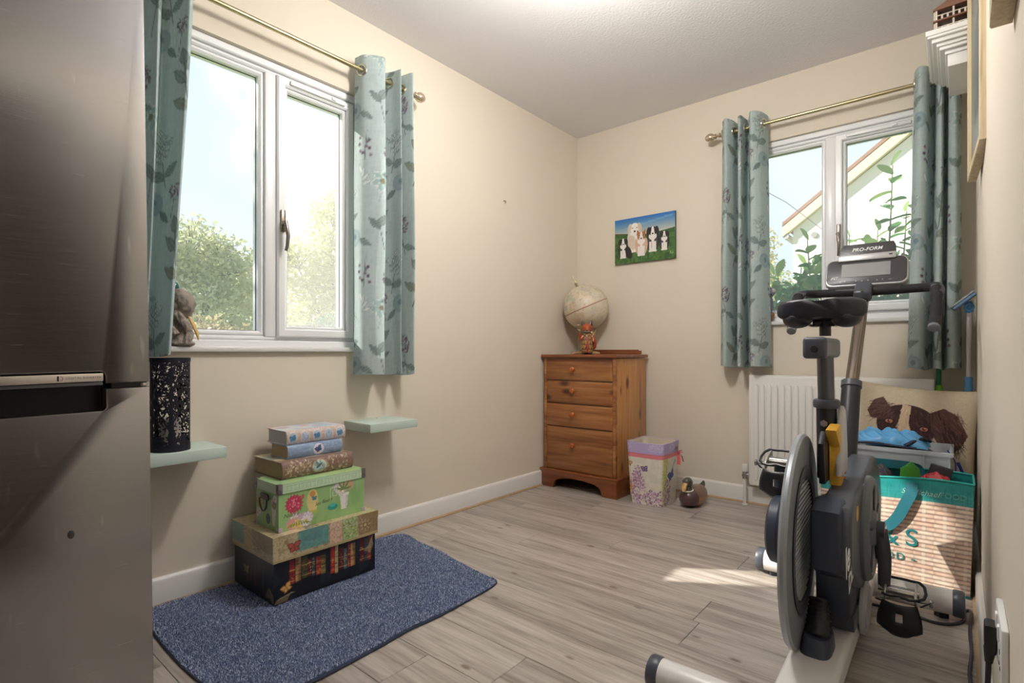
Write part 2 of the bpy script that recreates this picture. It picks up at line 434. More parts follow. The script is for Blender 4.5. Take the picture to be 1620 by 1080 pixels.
def wall_hole(name, x0, x1, y0, y1, holes, axis):
    """wall slab with rectangular openings; holes = (u0,u1,z0,z1) along the wall"""
    mb = MB(); u0, u1 = (y0, y1) if axis == 'y' else (x0, x1)
    us = sorted(set([u0, u1] + [h[0] for h in holes] + [h[1] for h in holes])); zs = sorted(set([-0.05, ZC + 0.1] + [h[2] for h in holes] + [h[3] for h in holes]))
    for a, b in zip(us[:-1], us[1:]):
        run = None; cuts = []
        for h in holes:
            if h[0] < (a + b) / 2 < h[1]: cuts.append((h[2], h[3]))
        z = -0.05
        for c in sorted(cuts) + [(ZC + 0.1, None)]:
            if c[0] > z + 1e-6:
                if axis == 'y': mb.span((x0, a, z), (x1, b, c[0]))
                else: mb.span((a, y0, z), (b, y1, c[0]))
            if c[1] is not None: z = c[1]
    o = mb.build(name, M_wall); tag(o, kind='structure'); return o

W1 = (-2.72, -1.79, 0.885, 2.04)      # window in the left wall  (y0,y1,z0,z1)
W2 = (1.15, 2.02, 1.035, 2.055)       # window in the back wall  (x0,x1,z0,z1)
D1 = (-3.36, -2.57, -0.05, 2.02)      # door in the right wall
wall_hole('wall_left', -0.14, 0.0, YB, 0.0, [W1], 'y')
wall_hole('wall_back', -0.14, XR + 0.12, 0.0, 0.14, [W2], 'x')
wall_hole('wall_right', XR, XR + 0.12, YB, 0.0, [D1], 'y')
wall_hole('wall_rear', -0.14, XR + 0.12, YB - 0.12, YB, [], 'x')
tag(MB().span((-0.14, YB - .12, ZC), (XR + .12, 0.14, ZC + 0.1)).build('ceiling', M_ceil), kind='structure')

# floor: sub-floor with a plank for every board
floor = tag(MB().span((-0.1, YB - .1, -0.06), (XR + .1, 0.1, -0.0075)).build('floor', mat('fibreboard_core', (128, 110, 92), 0.9)), kind='structure')
M_floor = wood_mat('greyed_oak_laminate', (190, 181, 173), (168, 158, 149), (134, 122, 113), 'X', 1.6, 0.36, knots=0.11, rnd=True, bump=0.04, knotcol=(122, 107, 96))
PW = 0.17
joints = {-1.70: 1.463, -2.21: 1.16, -2.38: 0.934, -1.19: 0.91, -1.36: 0.565, -1.53: 0.22, -1.87: 0.72, -2.04: 0.36, -1.02: 1.42, -0.85: 0.55, -0.68: 1.75, -0.51: 1.02, -0.34: 0.30, -0.17: 1.30}
rng = random.Random(4)
def plank(x0, x1, y0, y1):
    g = 0.0006; c = 0.0012; cx, cy = (x0 + x1) / 2, (y0 + y1) / 2; hx, hy = (x1 - x0) / 2 - g, (y1 - y0) / 2 - g
    vs = [(sx * hx, sy * hy, -0.0075) for sx, sy in ((-1, -1), (1, -1), (1, 1), (-1, 1))] + [(sx * hx, sy * hy, -c) for sx, sy in ((-1, -1), (1, -1), (1, 1), (-1, 1))] + \
         [(sx * (hx - c), sy * (hy - c), 0) for sx, sy in ((-1, -1), (1, -1), (1, 1), (-1, 1))]
    fs = [(8, 9, 10, 11)] + [(a, (a + 1) % 4, 4 + (a + 1) % 4, 4 + a) for a in range(4)] + [(4 + a, 4 + (a + 1) % 4, 8 + (a + 1) % 4, 8 + a) for a in range(4)]
    o = MB().add(vs, fs, smooth=False).build('plank', M_floor, floor, fix=False); o.location = (cx, cy, 0)
y = -5.27
while y < 0.0:
    key = min(joints, key=lambda k: abs(k - y)) if y > -2.5 else None
    j = joints[key] if key is not None and abs(key - y) < 0.02 else rng.uniform(0.2, 1.2)
    j -= math.floor((j + 0.02) / 1.22) * 1.22
    xs = [-0.01] + [q for q in (j, j + 1.22) if 0.05 < q < XR - 0.03] + [XR + 0.01]
    for a, b in zip(xs[:-1], xs[1:]): plank(a, b, y, min(y + PW, 0.01))
    y += PW

# skirting boards with a strip of beading
M_bead = mat('beading_wood', (176, 150, 116), 0.6, var=0.15, scale=30)
def skirting(name, a, b, inward, h=0.097):
    mb = MB(); t = 0.016; a = Vector(a); b = Vector(b); d = (b - a).normalized(); n = Vector(inward)
    M = Matrix(((n.x, 0, d.x, a.x), (n.y, 0, d.y, a.y), (0, 1, 0, 0), (0, 0, 0, 1)))
    prof = [(0, 0), (t, 0), (t, h - .012), (t - .004, h - .004), (t - .009, h), (0, h)]
    mb.prism(prof, 0, (b - a).length, M=M); o = mb.build(name, M_white); tag(o, kind='structure')
    q = MB().prism([(t, 0), (t + .008, 0), (t + .008, .004), (t + .004, .009), (t, .011)], 0, (b - a).length, M=M).build('beading', M_bead, o)
    return o
skirting('baseboard_left', (0, YB, 0), (0, 0, 0), (1, 0, 0))
skirting('baseboard_back', (0.024, 0, 0), (XR - 0.001, 0, 0), (0, -1, 0))
skirting('baseboard_right', (XR, -0.024, 0), (XR, -2.51, 0), (-1, 0, 0))

# unseen door in the right wall, added dark for the fridge to reflect
M_door = wood_mat('dark_door_wood', (70, 46, 34), (54, 35, 26), (40, 26, 20), 'Z', 0.6, 0.35)
door = tag(empty('door_1', (XR, (D1[0] + D1[1]) / 2, 0)), kind='structure')
MB().span((0.03, -0.39, 0.005), (0.07, 0.39, 2.015), 0.003).build('door_leaf', M_door, door)
for (ya, yb, za, zb) in ((-.32, -.04, .18, .9), (.04, .32, .18, .9), (-.32, -.04, 1.05, 1.88), (.04, .32, 1.05, 1.88)):
    MB().span((0.02, ya, za), (0.03, yb, zb), 0.006).build('door_panel', M_door, door)
MB().cyl((0.03, -.33, .98), (-0.025, -.33, .98), .011).tube([(-.025, -.33, .98), (-.03, -.28, .98), (-.028, -.22, .98)], .009).build('door_handle', mat('brass_handle', (190, 160, 100), .25, 1), door)
for ya, yb, za, zb in ((-.455, -.395, 0, 2.08), (.395, .455, 0, 2.08), (-.395, .395, 2.02, 2.08)):
    MB().span((-0.012, ya, za), (0.0, yb, zb), .003).build('architrave', M_white, door)

# ------------------------------------------------------------------ windows
M_gasket = mat('black_gasket', (84, 84, 90), 0.6)
M_glass = glass_mat()
M_sill = mat('sill_board', (222, 222, 220), 0.3)
M_handle = mat('bronze_handle', (140, 128, 118), 0.3, 0.8)
def window(name, M, u0, u1, z0, z1, mul, flip, sill_over):
    """M maps local (u, depth toward the room, z) to the world. fixed light left of mul, opening sash right"""
    w = tag(empty(name, (0, 0, 0)), kind='structure'); w.matrix_world = M
    d0, d1 = -0.10, -0.03
    MB().ring(u0, u1, z0, z1, 0.030, d0, d1 + .012, bev=.004).ring(u0 + .03, u1 - .03, z0 + .03, z1 - .03, 0.018, d0, d1, bev=.006).build('outer_frame', M_upvc, w)
    MB().span((mul - .024, d0, z0 + .045), (mul + .024, d1 + .004, z1 - .045), .005).build('mullion', M_upvc, w)
    # fixed light
    a, b = u0 + .046, mul - .022
    MB().ring(a, b, z0 + .046, z1 - .046, 0.022, d0 + .01, d1 - .006, bev=.008).build('glazing_bead', M_upvc, w)
    MB().ring(a + .021, b - .021, z0 + .067, z1 - .067, 0.003, d0 + .033, d0 + .037, bev=.0005).build('gasket', M_gasket, w)
    MB().span((a + .02, d0 + .03, z0 + .066), (b - .02, d0 + .034, z1 - .066)).build('pane', M_glass, w)
    # opening sash
    a, b = mul + .020, u1 - .044
    s = MB().ring(a, b, z0 + .044, z1 - .044, 0.036, d0 + .01, d1 + .018, bev=.006).ring(a + .034, b - .034, z0 + .078, z1 - .078, 0.016, d0 + .02, d1 + .004, bev=.006).build('sash', M_upvc, w)
    MB().ring(a + .049, b - .049, z0 + .093, z1 - .093, 0.003, d0 + .043, d0 + .047, bev=.0005).build('gasket', M_gasket, s)
    MB().span((a + .048, d0 + .04, z0 + .092), (b - .048, d0 + .044, z1 - .092)).build('pane', M_glass, w)
    # trickle vent on the sash head
    c = (a + b) / 2; hw = (b - a) * .36
    MB().span((c - hw, d1 + .016, z1 - .072), (c + hw, d1 + .030, z1 - .052), .006).span((c + hw * .45, d1 + .028, z1 - .068), (c + hw * .6, d1 + .036, z1 - .056), .002).build('trickle_vent', M_upvc, s)
    # espagnolette handle on the meeting stile
    hz = z0 + (z1 - z0) * .44
    h = MB().span((a + .010, d1 + .017, hz - .035), (a + .030, d1 + .028, hz + .055), .004)
    h.cyl((a + .020, d1 + .028, hz), (a + .020, d1 + .045, hz), .010)
    h.tube([(a + .020, d1 + .043, hz + .006), (a + .022, d1 + .050, hz - .02), (a + .026, d1 + .054, hz - .055), (a + .024, d1 + .050, hz - .095), (a + .021, d1 + .046, hz - .115)], [.008, .008, .008, .007, .006], 10)
    h.build('handle', M_handle, s)
    MB().span((u0 - .012, d1 - .06, z0 - .016), (u1 + .012, sill_over, z0 + .004), .006).build('sill_board', M_sill, w)
    # outer cill
    MB().span((u0, -0.19, z0 - .03), (u1, d0 + .01, z0 + .01), .004).build('outer_sill', M_upvc, w)
    # plastered reveal behind the frame towards outside
    return w
# local u -> +y, depth -> +x
M1 = Matrix(((0, 1, 0, 0), (1, 0, 0, 0), (0, 0, 1, 0), (0, 0, 0, 1)))
# local u -> +x, depth -> -y
M2 = Matrix(((1, 0, 0, 0), (0, -1, 0, 0), (0, 0, 1, 0), (0, 0, 0, 1)))
window('window_1', M1, W1[0], W1[1], W1[2], W1[3], -2.210, False, 0.022)
window('window_2', M2, W2[0], W2[1], W2[2], W2[3], 1.578, False, 0.022)

# ceiling pendant just above the frame: the photograph shows its warm glow on the ceiling
def pendant_lamp(x, y, z, label, glow):
    t = thing('pendant_lamp_offscreen', label, 'lamp', (x, y, ZC))
    d = z - ZC
    MB().lathe([(.0001, 0), (.05, 0), (.048, -.012), (.03, -.028), (.0001, -.03)], 28).build('ceiling_rose', M_upvc, t)
    MB().cyl((0, 0, -.02), (0, 0, d + .125), .004, n=10).build('flex', M_upvc, t)
    MB().lathe([(.0001, d + .15), (.022, d + .148), (.024, d + .12), (.030, d + .10)], 24).build('lamp_holder', M_upvc, t)
    mm, n, l, b = nmat('lamp_globe'); b.inputs['Base Color'].default_value = (.95, .93, .88, 1)
    b.inputs['Emission Color'].default_value = (1, .965, .915, 1); b.inputs['Emission Strength'].default_value = glow
    MB().sphere((0, 0, d), .115, 32, 18).build('glass_globe_offscreen', mm, t)
pendant_lamp(1.2, -1.75, 2.165, 'round glass pendant lamp above the middle of the floor', LAMP_GLOW)

# ================================================================== FRIDGE
def steel_mat():
    m, n, l, b = nmat('brushed_steel')
    tc = n.new('ShaderNodeTexCoord'); mp = n.new('ShaderNodeMapping'); mp.inputs['Scale'].default_value = (1, 6, 420)
    l.new(tc.outputs['Object'], mp.inputs['Vector']); nz = n.new('ShaderNodeTexNoise'); nz.inputs['Scale'].default_value = 2.0; nz.inputs['Detail'].default_value = 3
    l.new(mp.outputs[0], nz.inputs['Vector'])
    rp = n.new('ShaderNodeMapRange'); rp.inputs['To Min'].default_value = .20; rp.inputs['To Max'].default_value = .30
    l.new(nz.outputs['Fac'], rp.inputs['Value']); l.new(rp.outputs[0], b.inputs['Roughness'])
    # a few pale scuffs and scratches
    m2 = n.new('ShaderNodeMapping'); m2.inputs['Scale'].default_value = (1, 30, 5); l.new(tc.outputs['Object'], m2.inputs['Vector'])
    s = n.new('ShaderNodeTexNoise'); s.inputs['Scale'].default_value = 1.3; s.inputs['Detail'].default_value = 2; l.new(m2.outputs[0], s.inputs['Vector'])
    sr = n.new('ShaderNodeMapRange'); sr.inputs['From Min'].default_value = .70; sr.inputs['From Max'].default_value = .76; l.new(s.outputs['Fac'], sr.inputs['Value'])
    mx = n.new('ShaderNodeMix'); mx.data_type = 'RGBA'; mx.inputs['A'].default_value = (*lin((172, 171, 172)), 1); mx.inputs['B'].default_value = (*lin((200, 199, 200)), 1)
    l.new(sr.outputs[0], mx.inputs['Factor']); l.new(mx.outputs['Result'], b.inputs['Base Color'])
    b.inputs['Metallic'].default_value = 1.0; b.inputs['Anisotropic'].default_value = .5
    bp = n.new('ShaderNodeBump'); bp.inputs['Strength'].default_value = .04; bp.inputs['Distance'].default_value = .001
    l.new(nz.outputs['Fac'], bp.inputs['Height']); l.new(bp.outputs[0], b.inputs['Normal'])
    return m
M_steel = steel_mat()
M_fbody = mat('fridge_side_grey', (120, 122, 126), 0.45, 0.3)
M_black = mat('black_plastic', (20, 20, 23), 0.4)
fr = thing('fridge_freezer', 'tall brushed stainless steel fridge freezer with recessed door handle', 'fridge', (0, -2.817, 0))
fr.rotation_euler = (R(0.72), 0, 0)
yl = -0.595
MB().span((0.03, yl, .02), (0.62, -0.004, 1.78), .004).build('body', M_fbody, fr)
MB().span((0.06, yl + .03, 0.008), (0.56, -.03, .02)).build('plinth', M_black, fr)
def door_slab(name, z0, z1, notch_top):
    """door with a rounded front edge; the lower one has a handle recess cut into its top"""
    if notch_top:
        a, b = yl, -0.082           # recess runs from the far side to here
        poly = [(yl, z0), (0, z0), (0, z1), (b, z1), (b, z1 - .038)] + [(b - .009 + .009 * math.cos(t), z1 - .038 - .009 * 0 - .009 * math.sin(t)) for t in (R(20), R(45), R(70), R(90))] + [(a + .03, z1 - .047), (a + .03, z1), (yl, z1)]
    else:
        b = -0.083
        poly = [(yl, z0 + .026), (b - .007, z0 + .026), (b - .002, z0 + .023), (b, z0 + .017), (b, z0), (0, z0), (0, z1), (yl, z1)]
        poly = [(0, z0), (0, z1), (yl, z1), (yl, z0 + .026), (b - .007, z0 + .026), (b - .002, z0 + .023), (b, z0 + .017), (b, z0)]
    M = Matrix(((0, 0, 1, 0), (1, 0, 0, 0), (0, 1, 0, 0), (0, 0, 0, 1)))
    return MB().prism(poly, .632, .680, M=M, bevel=.004).build(name, M_steel, fr)
up = door_slab('upper_door', .801, 1.78, False)
lo = door_slab('lower_door', .06, .790, True)
M_trim = mat('pale_trim', (214, 206, 196), .3, .7)
tr = MB().box((.6805, (yl - .084) / 2 - .0005, .8155), (.004, -yl - .084 - .004, .0175), .0015).build('handle_trim', M_trim, up)
MB().span((.640, yl + .03, .798), (.676, -.086, .8055), .002).build('handle_lip', mat('grey_lip', (110, 112, 118), .35, .3), up)
MB().span((.634, yl + .03, .742), (.642, -.084, .80)).build('recess_back', M_black, lo)
tx = Matrix.Identity(4)
M_grey_txt = mat('grey_print', (134, 132, 138), .5)
FX = (.6828)
text_obj('lettering', 'DIGITAL INVERTER', .0072, frame_m((FX, -.120, .8157), (0, 1, 0), (0, 0, 1)), M_grey_txt, tr, .0002, bold=-.00005)
# small badge: half disc and arc
bd = MB(); bM = frame_m((FX, -.158, .8157), (0, 1, 0), (0, 0, 1))
bd.prism([(-.0060, -.0052), (-.003, -.0052), (-.003, .0052), (-.0060, .0052)], 0, .0003, 0, bM)
bd.tube([(-.001 + .0045 * math.cos(t), .0045 * math.sin(t), 0) for t in [R(-90 + 18 * i) for i in range(11)]], .0008, 6, 1, bM)
bd.build('badge', [mat('badge_navy', (40, 36, 66), .4), mat('badge_pink', (196, 140, 160), .4)], tr)
MB().span((.60, -.070, .7905), (.672, -.004, .8005)).build('door_gap_seal', M_black, fr)
MB().span((.655, -.016, .7915), (.673, -.004, .7995), .001).build('hinge', mat('hinge_steel', (200, 200, 200), .25, 1), fr)
MB().sphere((.6805, -.145, .489), (.0014, .006, .009), 16, 8).build('dent', mat('dent_dark', (92, 92, 96), .4, .9), lo)

# ================================================================== CURTAINS AND POLES
M_curt = print_mat('floral_curtain_cloth', .85, .25, 900, .22)
TEAL = (182, 197, 196)
def curtain_paint(S, Z, off):
    p = Paint(S, Z, TEAL, .0022)
    p.noise(40, 260, 3, (172, 189, 189), .6); p.noise(300, 30, 5, (192, 206, 204), .5)
    TW, TH = .40, .56
    s0, s1, z0, z1 = S.min(), S.max(), Z.min(), Z.max()
    dk = (104, 118, 124); gr = (140, 156, 150); pu = (132, 112, 132); pd = (102, 80, 104); wh = (222, 226, 222); ol = (146, 154, 138); gy = (148, 168, 178)
    i0 = int(math.floor((s0 - off) / TW)) - 1; i1 = int(math.ceil((s1 - off) / TW)) + 1; j0 = int(math.floor(z0 / TH)) - 1; j1 = int(math.ceil(z1 / TH)) + 1
    for i in range(i0, i1 + 1):
        for j in range(j0, j1 + 1):
            ox = i * TW + off; oy = j * TH + (TH * .5 if i % 2 else 0)
            # purple flower heads
            p.ell(ox + .08, oy + .07, .040, .050, (176, 190, 188), .2, .7); p.dots(ox + .08, oy + .07, .034, .044, 70, .0042, [pu, pd, (128, 108, 124)], 7)
            p.line([(ox + .08, oy + .02), (ox + .10, oy - .07)], .004, dk)
            p.leaf(ox + .095, oy - .03, .06, .026, -.4, gr, dk, dk); p.leaf(ox + .09, oy - .02, .055, .022, 3.4, gr, dk, dk)
            # white hydrangea with outlined petals
            for q in range(12):
                a = q * 2.4; rr = .010 + .0033 * q; cx, cy = ox + .27 + rr * math.cos(a), oy + .16 + rr * math.sin(a) * 1.1
                for k in range(4): p.leaf(cx, cy, .013, .009, k * PI / 2 + q, wh, (120, 140, 140))
            p.line([(ox + .27, oy + .11), (ox + .25, oy + .02)], .004, dk)
            p.leaf(ox + .255, oy + .05, .075, .034, .35, gr, dk, dk); p.leaf(ox + .255, oy + .06, .07, .032, 2.6, (134, 152, 146), dk, dk)
            # leafy branch
            p.line([(ox + .14, oy + .24), (ox + .17, oy + .32), (ox + .18, oy + .42)], .005, dk)
            for (t, a, L) in ((.27, .5, .085), (.31, 2.5, .085), (.36, .7, .08), (.40, 2.2, .075), (.42, 1.4, .06)):
                p.leaf(ox + .15 + (t - .24) * .18, oy + t, L, .036, a, ol if L > .08 else gr, dk, dk)
            # berries
            for q in range(9): p.ell(ox + .36 + .026 * math.cos(q * 1.9), oy + .33 + .0095 * q, .0075, .0075, pd if q % 2 else pu)
            p.line([(ox + .36, oy + .31), (ox + .37, oy + .44)], .0035, dk)
            # pale outlined lily and grey rose
            p.flower(ox + .04, oy + .50, .055, 6, (160, 184, 182), (130, 130, 110), wh, .3)
            p.line([(ox + .04, oy + .46), (ox + .02, oy + .40)], .003, gy)
            p.ell(ox + .30, oy + .53, .043, .040, gy, .0, .85); p.ell(ox + .30, oy + .53, .030, .027, (164, 182, 184), 0, .9, .55); p.ell(ox + .305, oy + .535, .014, .013, (120, 142, 152), 0, .9)
            p.leaf(ox + .34, oy + .52, .06, .026, -.5, gr, dk, dk); p.leaf(ox + .27, oy + .50, .06, .024, 3.9, (124, 138, 138), dk, dk)
            p.leaf(ox + .02, oy + .30, .07, .032, .9, gr, dk, dk); p.leaf(ox + .03, oy + .29, .065, .03, 2.4, (130, 146, 140), dk, dk); p.line([(ox + .03, oy + .29), (ox + .05, oy + .20)], .0035, dk)
            p.dots(ox + .20, oy + .56, .026, .034, 46, .0038, [pu, pd, (136, 116, 134)], 9); p.line([(ox + .20, oy + .53), (ox + .215, oy + .46)], .0035, dk)
            for q in range(4): p.leaf(ox + .35, oy + .20 + .015 * q, .05, .014, .4 + q * .5, wh, gy)
            for q in range(5): p.line([(ox + .20 + .012 * q, oy + .50), (ox + .185 + .02 * q, oy + .58)], .0016, wh, .8)
    return p.c
def curtain(label, group, top, bot, ztop, zbot, rod_axis, rod_off, off, flare=0.03):
    n = 200; m = 210
    A = catmull([(a, b, 0) for a, b in top], n + 1); B = catmull([(a, b, 0) for a, b in bot], n + 1)
    A = np.array(A); B = np.array(B)
    ds = np.hypot(*np.diff((A + B)[:, :2] / 2, axis=0).T); S = np.concatenate([[0], np.cumsum(ds)]); L = S[-1]
    def pos(U, V):
        k = np.round(U * n).astype(int); t = (1 - V) ** 1.2
        x = A[k, 0] * (1 - t) + B[k, 0] * t; y = A[k, 1] * (1 - t) + B[k, 1] * t
        z = zbot + (ztop - zbot) * V + .008 * np.sin(U * 9 + 1) * V + .006 * np.sin(U * 17) * (1 - V)
        wob = .006 * np.sin(V * 7 + U * 21) * (1 - V) * 1.5
        return np.stack([x + wob * (rod_axis == 'y'), y + wob * (rod_axis == 'x'), z], 1)
    mb = MB()
    grid_into(mb, n, m, pos, lambda U, V: curtain_paint(np.interp(U, np.linspace(0, 1, n + 1), S), zbot + (ztop - zbot) * V, off))
    t = thing('curtain', label, 'curtain', (0, 0, 0), 0, group)
    o = mb.build('curtain_cloth', M_curt, t, ang=180, fix=False)
    # hem fold and brass eyelets where the cloth crosses the pole
    return t, A
def rings(t, A, rod_axis, rod_off, zr):
    c = 0 if rod_axis == 'y' else 1
    d = A[:, c] - rod_off
    M_ring = MATS.get('eyelet') or mat('eyelet', (206, 202, 190), .25, 1)
    for i in range(3, len(d) - 3):
        if d[i] * d[i + 1] < 0:
            T = Vector((A[i + 2, 0] - A[i - 2, 0], A[i + 2, 1] - A[i - 2, 1], 0)).normalized(); N = Vector((-T.y, T.x, 0))
            M = frame_m((A[i, 0], A[i, 1], zr), T, (0, 0, 1))
            MB().torus(.023, .005, 24, 8, M=M).build('eyelet', M_ring, t)
ZR1, ZR2 = 2.112, 2.128
ctx = [(-1.865, .04), (-1.85, .10), (-1.78, .145), (-1.755, .07), (-1.735, .03), (-1.705, .09), (-1.690, .145), (-1.672, .07), (-1.650, .035), (-1.632, .10), (-1.618, .14), (-1.605, .12), (-1.597, .07), (-1.598, .03)]
topA = [(b, a) for a, b in ctx]
botA = [(b * 1.02 + .005, -1.70 + (a + 1.70) * 1.08) for a, b in ctx]
g1 = 'floral curtains on the left wall pole'; g2 = 'floral curtains on the back wall pole'
t, A = curtain('teal floral curtain with a bar of sunlight, between the big window and bare wall', g1, topA, botA, 2.172, .765, 'y', .085, 0.1)
rings(t, A, 'y', .085, ZR1)
ctx = [(-2.52, .05), (-2.535, .10), (-2.56, .145), (-2.585, .07), (-2.605, .03), (-2.63, .10), (-2.65, .145), (-2.67, .08), (-2.69, .03), (-2.72, .10), (-2.74, .14), (-2.78, .06)]
t, A = curtain('teal floral curtain hanging beside the steel fridge', g1, [(b, a) for a, b in ctx], [(b, -2.78 + (a + 2.78) * .70) for a, b in ctx], 2.172, .858, 'y', .085, 0.33)
rings(t, A, 'y', .085, ZR1)
ctx = [(1.052, -.03), (1.054, -.09), (1.088, -.145), (1.115, -.10), (1.125, -.04), (1.14, -.03), (1.15, -.09), (1.158, -.15), (1.175, -.155), (1.178, -.09), (1.18, -.04), (1.20, -.09), (1.225, -.15), (1.265, -.12), (1.285, -.05), (1.285, -.03)]
t, A = curtain('grey green floral curtain above the chest side of the radiator', g2, ctx, [(1.15 + (a - 1.15) * 1.12, b * 1.04) for a, b in ctx], 2.185, .785, 'x', -.085, 0.05)
rings(t, A, 'x', -.085, ZR2)
ctx = [(1.940, -.04), (1.940, -.09), (1.960, -.15), (1.990, -.14), (2.000, -.08), (2.01, -.04), (2.02, -.08), (2.028, -.14), (2.045, -.15), (2.05, -.08), (2.055, -.04), (2.062, -.09), (2.068, -.122), (2.092, -.128), (2.108, -.085), (2.110, -.04)]
t, A = curtain('grey green floral curtain hanging in the corner behind the mop', g2, ctx, [(2.112 + (a - 2.112) * 1.16, b * 1.04) for a, b in ctx], 2.175, .79, 'x', -.085, 0.21)
rings(t, A, 'x', -.085, ZR2)

M_brass = mat('brass_pole', (190, 178, 140), .32, 1)
M_finial = mat('glass_finial', (206, 190, 164), .2, .75)
def pole(label, a, b, wall_n, brackets, z):
    t = thing('curtain_pole', label, 'curtain pole', (a[0], a[1], z))
    A = Vector((0, 0, 0)); B = Vector((b[0] - a[0], b[1] - a[1], 0)); d = (B - A).normalized()
    MB().cyl(A, B, .0095, n=20).build('rod', M_brass, t)
    for e, s in ((A, -1), (B, 1)):
        fz = .36 if (s > 0 and B.x > .5) else 1.0      # squat end where the pole meets the side wall
        M = frame_m(e, (0, 0, 1), d.cross(Vector((0, 0, 1))) * s)
        z_ = M.col[2].to_3d()
        MM = M if z_.dot(d * s) > 0 else frame_m(e, (0, 0, 1), -(d.cross(Vector((0, 0, 1))) * s))
        MB().lathe([(.0096, -.004), (.013, 0), (.013, .008), (.008, .012), (.008, .02), (.014, .024), (.016, .028), (.010, .033), (.019, .042), (.024, .056), (.022, .070), (.013, .084), (.0001, .090)], 20, M=MM @ Matrix.Diagonal((1, 1, fz, 1))).build('finial', M_finial, t)
    for q in brackets:
        p = A + (B - A) * q; w = Vector(wall_n)
        MB().cyl(p - w * .085 + Vector((0, 0, -.0)), p - w * .078, .022, n=20).cyl(p - w * .08, p - w * .004, .006, n=12).torus(.012, .004, 18, 8, M=frame_m(p, (0, 0, 1), Vector((0, 0, 1)).cross(d))).build('bracket', M_brass, t)
    return t
pole('brass curtain pole above the large window on the long wall', (.085, -2.80), (.085, -1.588), (1, 0, 0), [.06, .94], ZR1)
pole('brass curtain pole above the smaller window over the radiator', (1.040, -.085), (2.122, -.085), (0, -1, 0), [.075, .97], ZR2)

# ================================================================== SHELVES, LANTERN
M_mint = mat('mint_shelf_paint', (194, 211, 202), .45, var=.03, scale=20)
def shelf(label, y0, y1, z1, dep=.20, th=.036):
    t = thing('floating_shelf', label, 'shelf', (0, (y0 + y1) / 2, z1))
    h = (y1 - y0) / 2
    MB().span((0.0, -h, -th), (dep, h, 0), .002).build('shelf_board', M_mint, t)
    MB().span((0.0002, -h + .001, -th - .0004), (dep - .001, h - .001, -th + .001), 0).build('underside_panel', M_mint, t)
    MB().cyl((.03, h * .2, -.0005), (.03, h * .2, .0012), .004, n=12).build('screw_cap', mat('tarnished_screw', (110, 104, 90), .5, .6), t)
    return t
shelf('mint green floating shelf holding the black lantern', -2.745, -2.468, .548)
shelf('empty mint green floating shelf above the stacked boxes', -1.895, -1.640, .562)

M_lant = mat('black_filigree_metal', (38, 38, 48), .55, .5)
lt = thing('lantern', 'black pierced metal cylinder lantern with tree pattern on mint shelf', 'lantern', (.125, -2.615, .548))
rl = .056; hl = .302
MB().lathe([(rl - .001, 0), (rl + .001, 0), (rl + .001, .022), (rl - .001, .022), (rl - .001, 0)], 40).build('rim_band', M_lant, lt)
mb = MB().lathe([(rl - .001, hl - .012), (rl + .0015, hl - .012), (rl + .0015, hl), (rl - .001, hl), (rl - .001, hl - .012)], 40)
mb.build('rim_band', M_lant, lt)
# pierced wall: quads of a fine grid kept where the cut-out pattern leaves metal
nu, nv = 220, 220; rs = np.random.RandomState(2)
def vnoise(u, v, seed):
    g = np.random.RandomState(seed).rand(64, 64); iu = np.floor(u).astype(int); iv = np.floor(v).astype(int); fu = u - iu; fv = v - iv
    q = lambda a, b: g[a % 64, b % 64]
    return (q(iu, iv) * (1 - fu) + q(iu + 1, iv) * fu) * (1 - fv) + (q(iu, iv + 1) * (1 - fu) + q(iu + 1, iv + 1) * fu) * fv
I, J = np.meshgrid(np.arange(nu), np.arange(nv)); ang = (I + .5) / nu * 2 * PI; zz = (J + .5) / nv
keep = np.zeros_like(zz, bool)
for k, (ac, lean) in enumerate(((-.25, .0), (1.1, .1), (2.4, -.1), (3.6, .05), (4.9, -.05))):
    da = (ang - ac + PI) % (2 * PI) - PI
    w = .13 * (1 - zz) ** 1.2 + .03
    keep |= np.abs(da - lean * zz) < w
    for q in range(7):                                  # branches
        z0 = .16 + .09 * q; sgn = 1 if q % 2 else -1; t = (zz - z0) / .28
        keep |= (t > 0) & (t < 1) & (np.abs(da - sgn * t * (.75 - .05 * q)) < .055 * (1 - t) + .022)
        keep |= (t > 0) & (t < 1) & (np.abs(da - sgn * t * t * 1.1) < .03)
leafy = vnoise(I * .36, J * .29, 3) + .25 * vnoise(I * .62, J * .62, 4)
keep |= leafy > .70 - .16 * np.clip(zz - .45, 0, 1) * 2
keep |= (zz < .12) & (leafy > .42)
vs = [(rl * math.cos(i / nu * 2 * PI), rl * math.sin(i / nu * 2 * PI), .018 + (hl - .028) * j / nv) for j in range(nv + 1) for i in range(nu)]
fs = [(j * nu + i, j * nu + (i + 1) % nu, (j + 1) * nu + (i + 1) % nu, (j + 1) * nu + i) for j in range(nv) for i in range(nu) if keep[j, i]]
w_ = MB().add(vs, fs).build('pierced_wall', M_lant, lt, fix=False)
sm = w_.modifiers.new('thickness', 'SOLIDIFY'); sm.thickness = .0012
MB().lathe([(.0001, .0), (rl - .001, .0), (rl - .001, .004), (.0001, .004)], 40).build('base_plate', M_lant, lt)
MB().lathe([(.0001, .004), (.03, .004), (.03, .10), (.027, .105), (.0001, .103)], 28).build('candle', mat('pale_candle', (196, 188, 182), .5), lt)

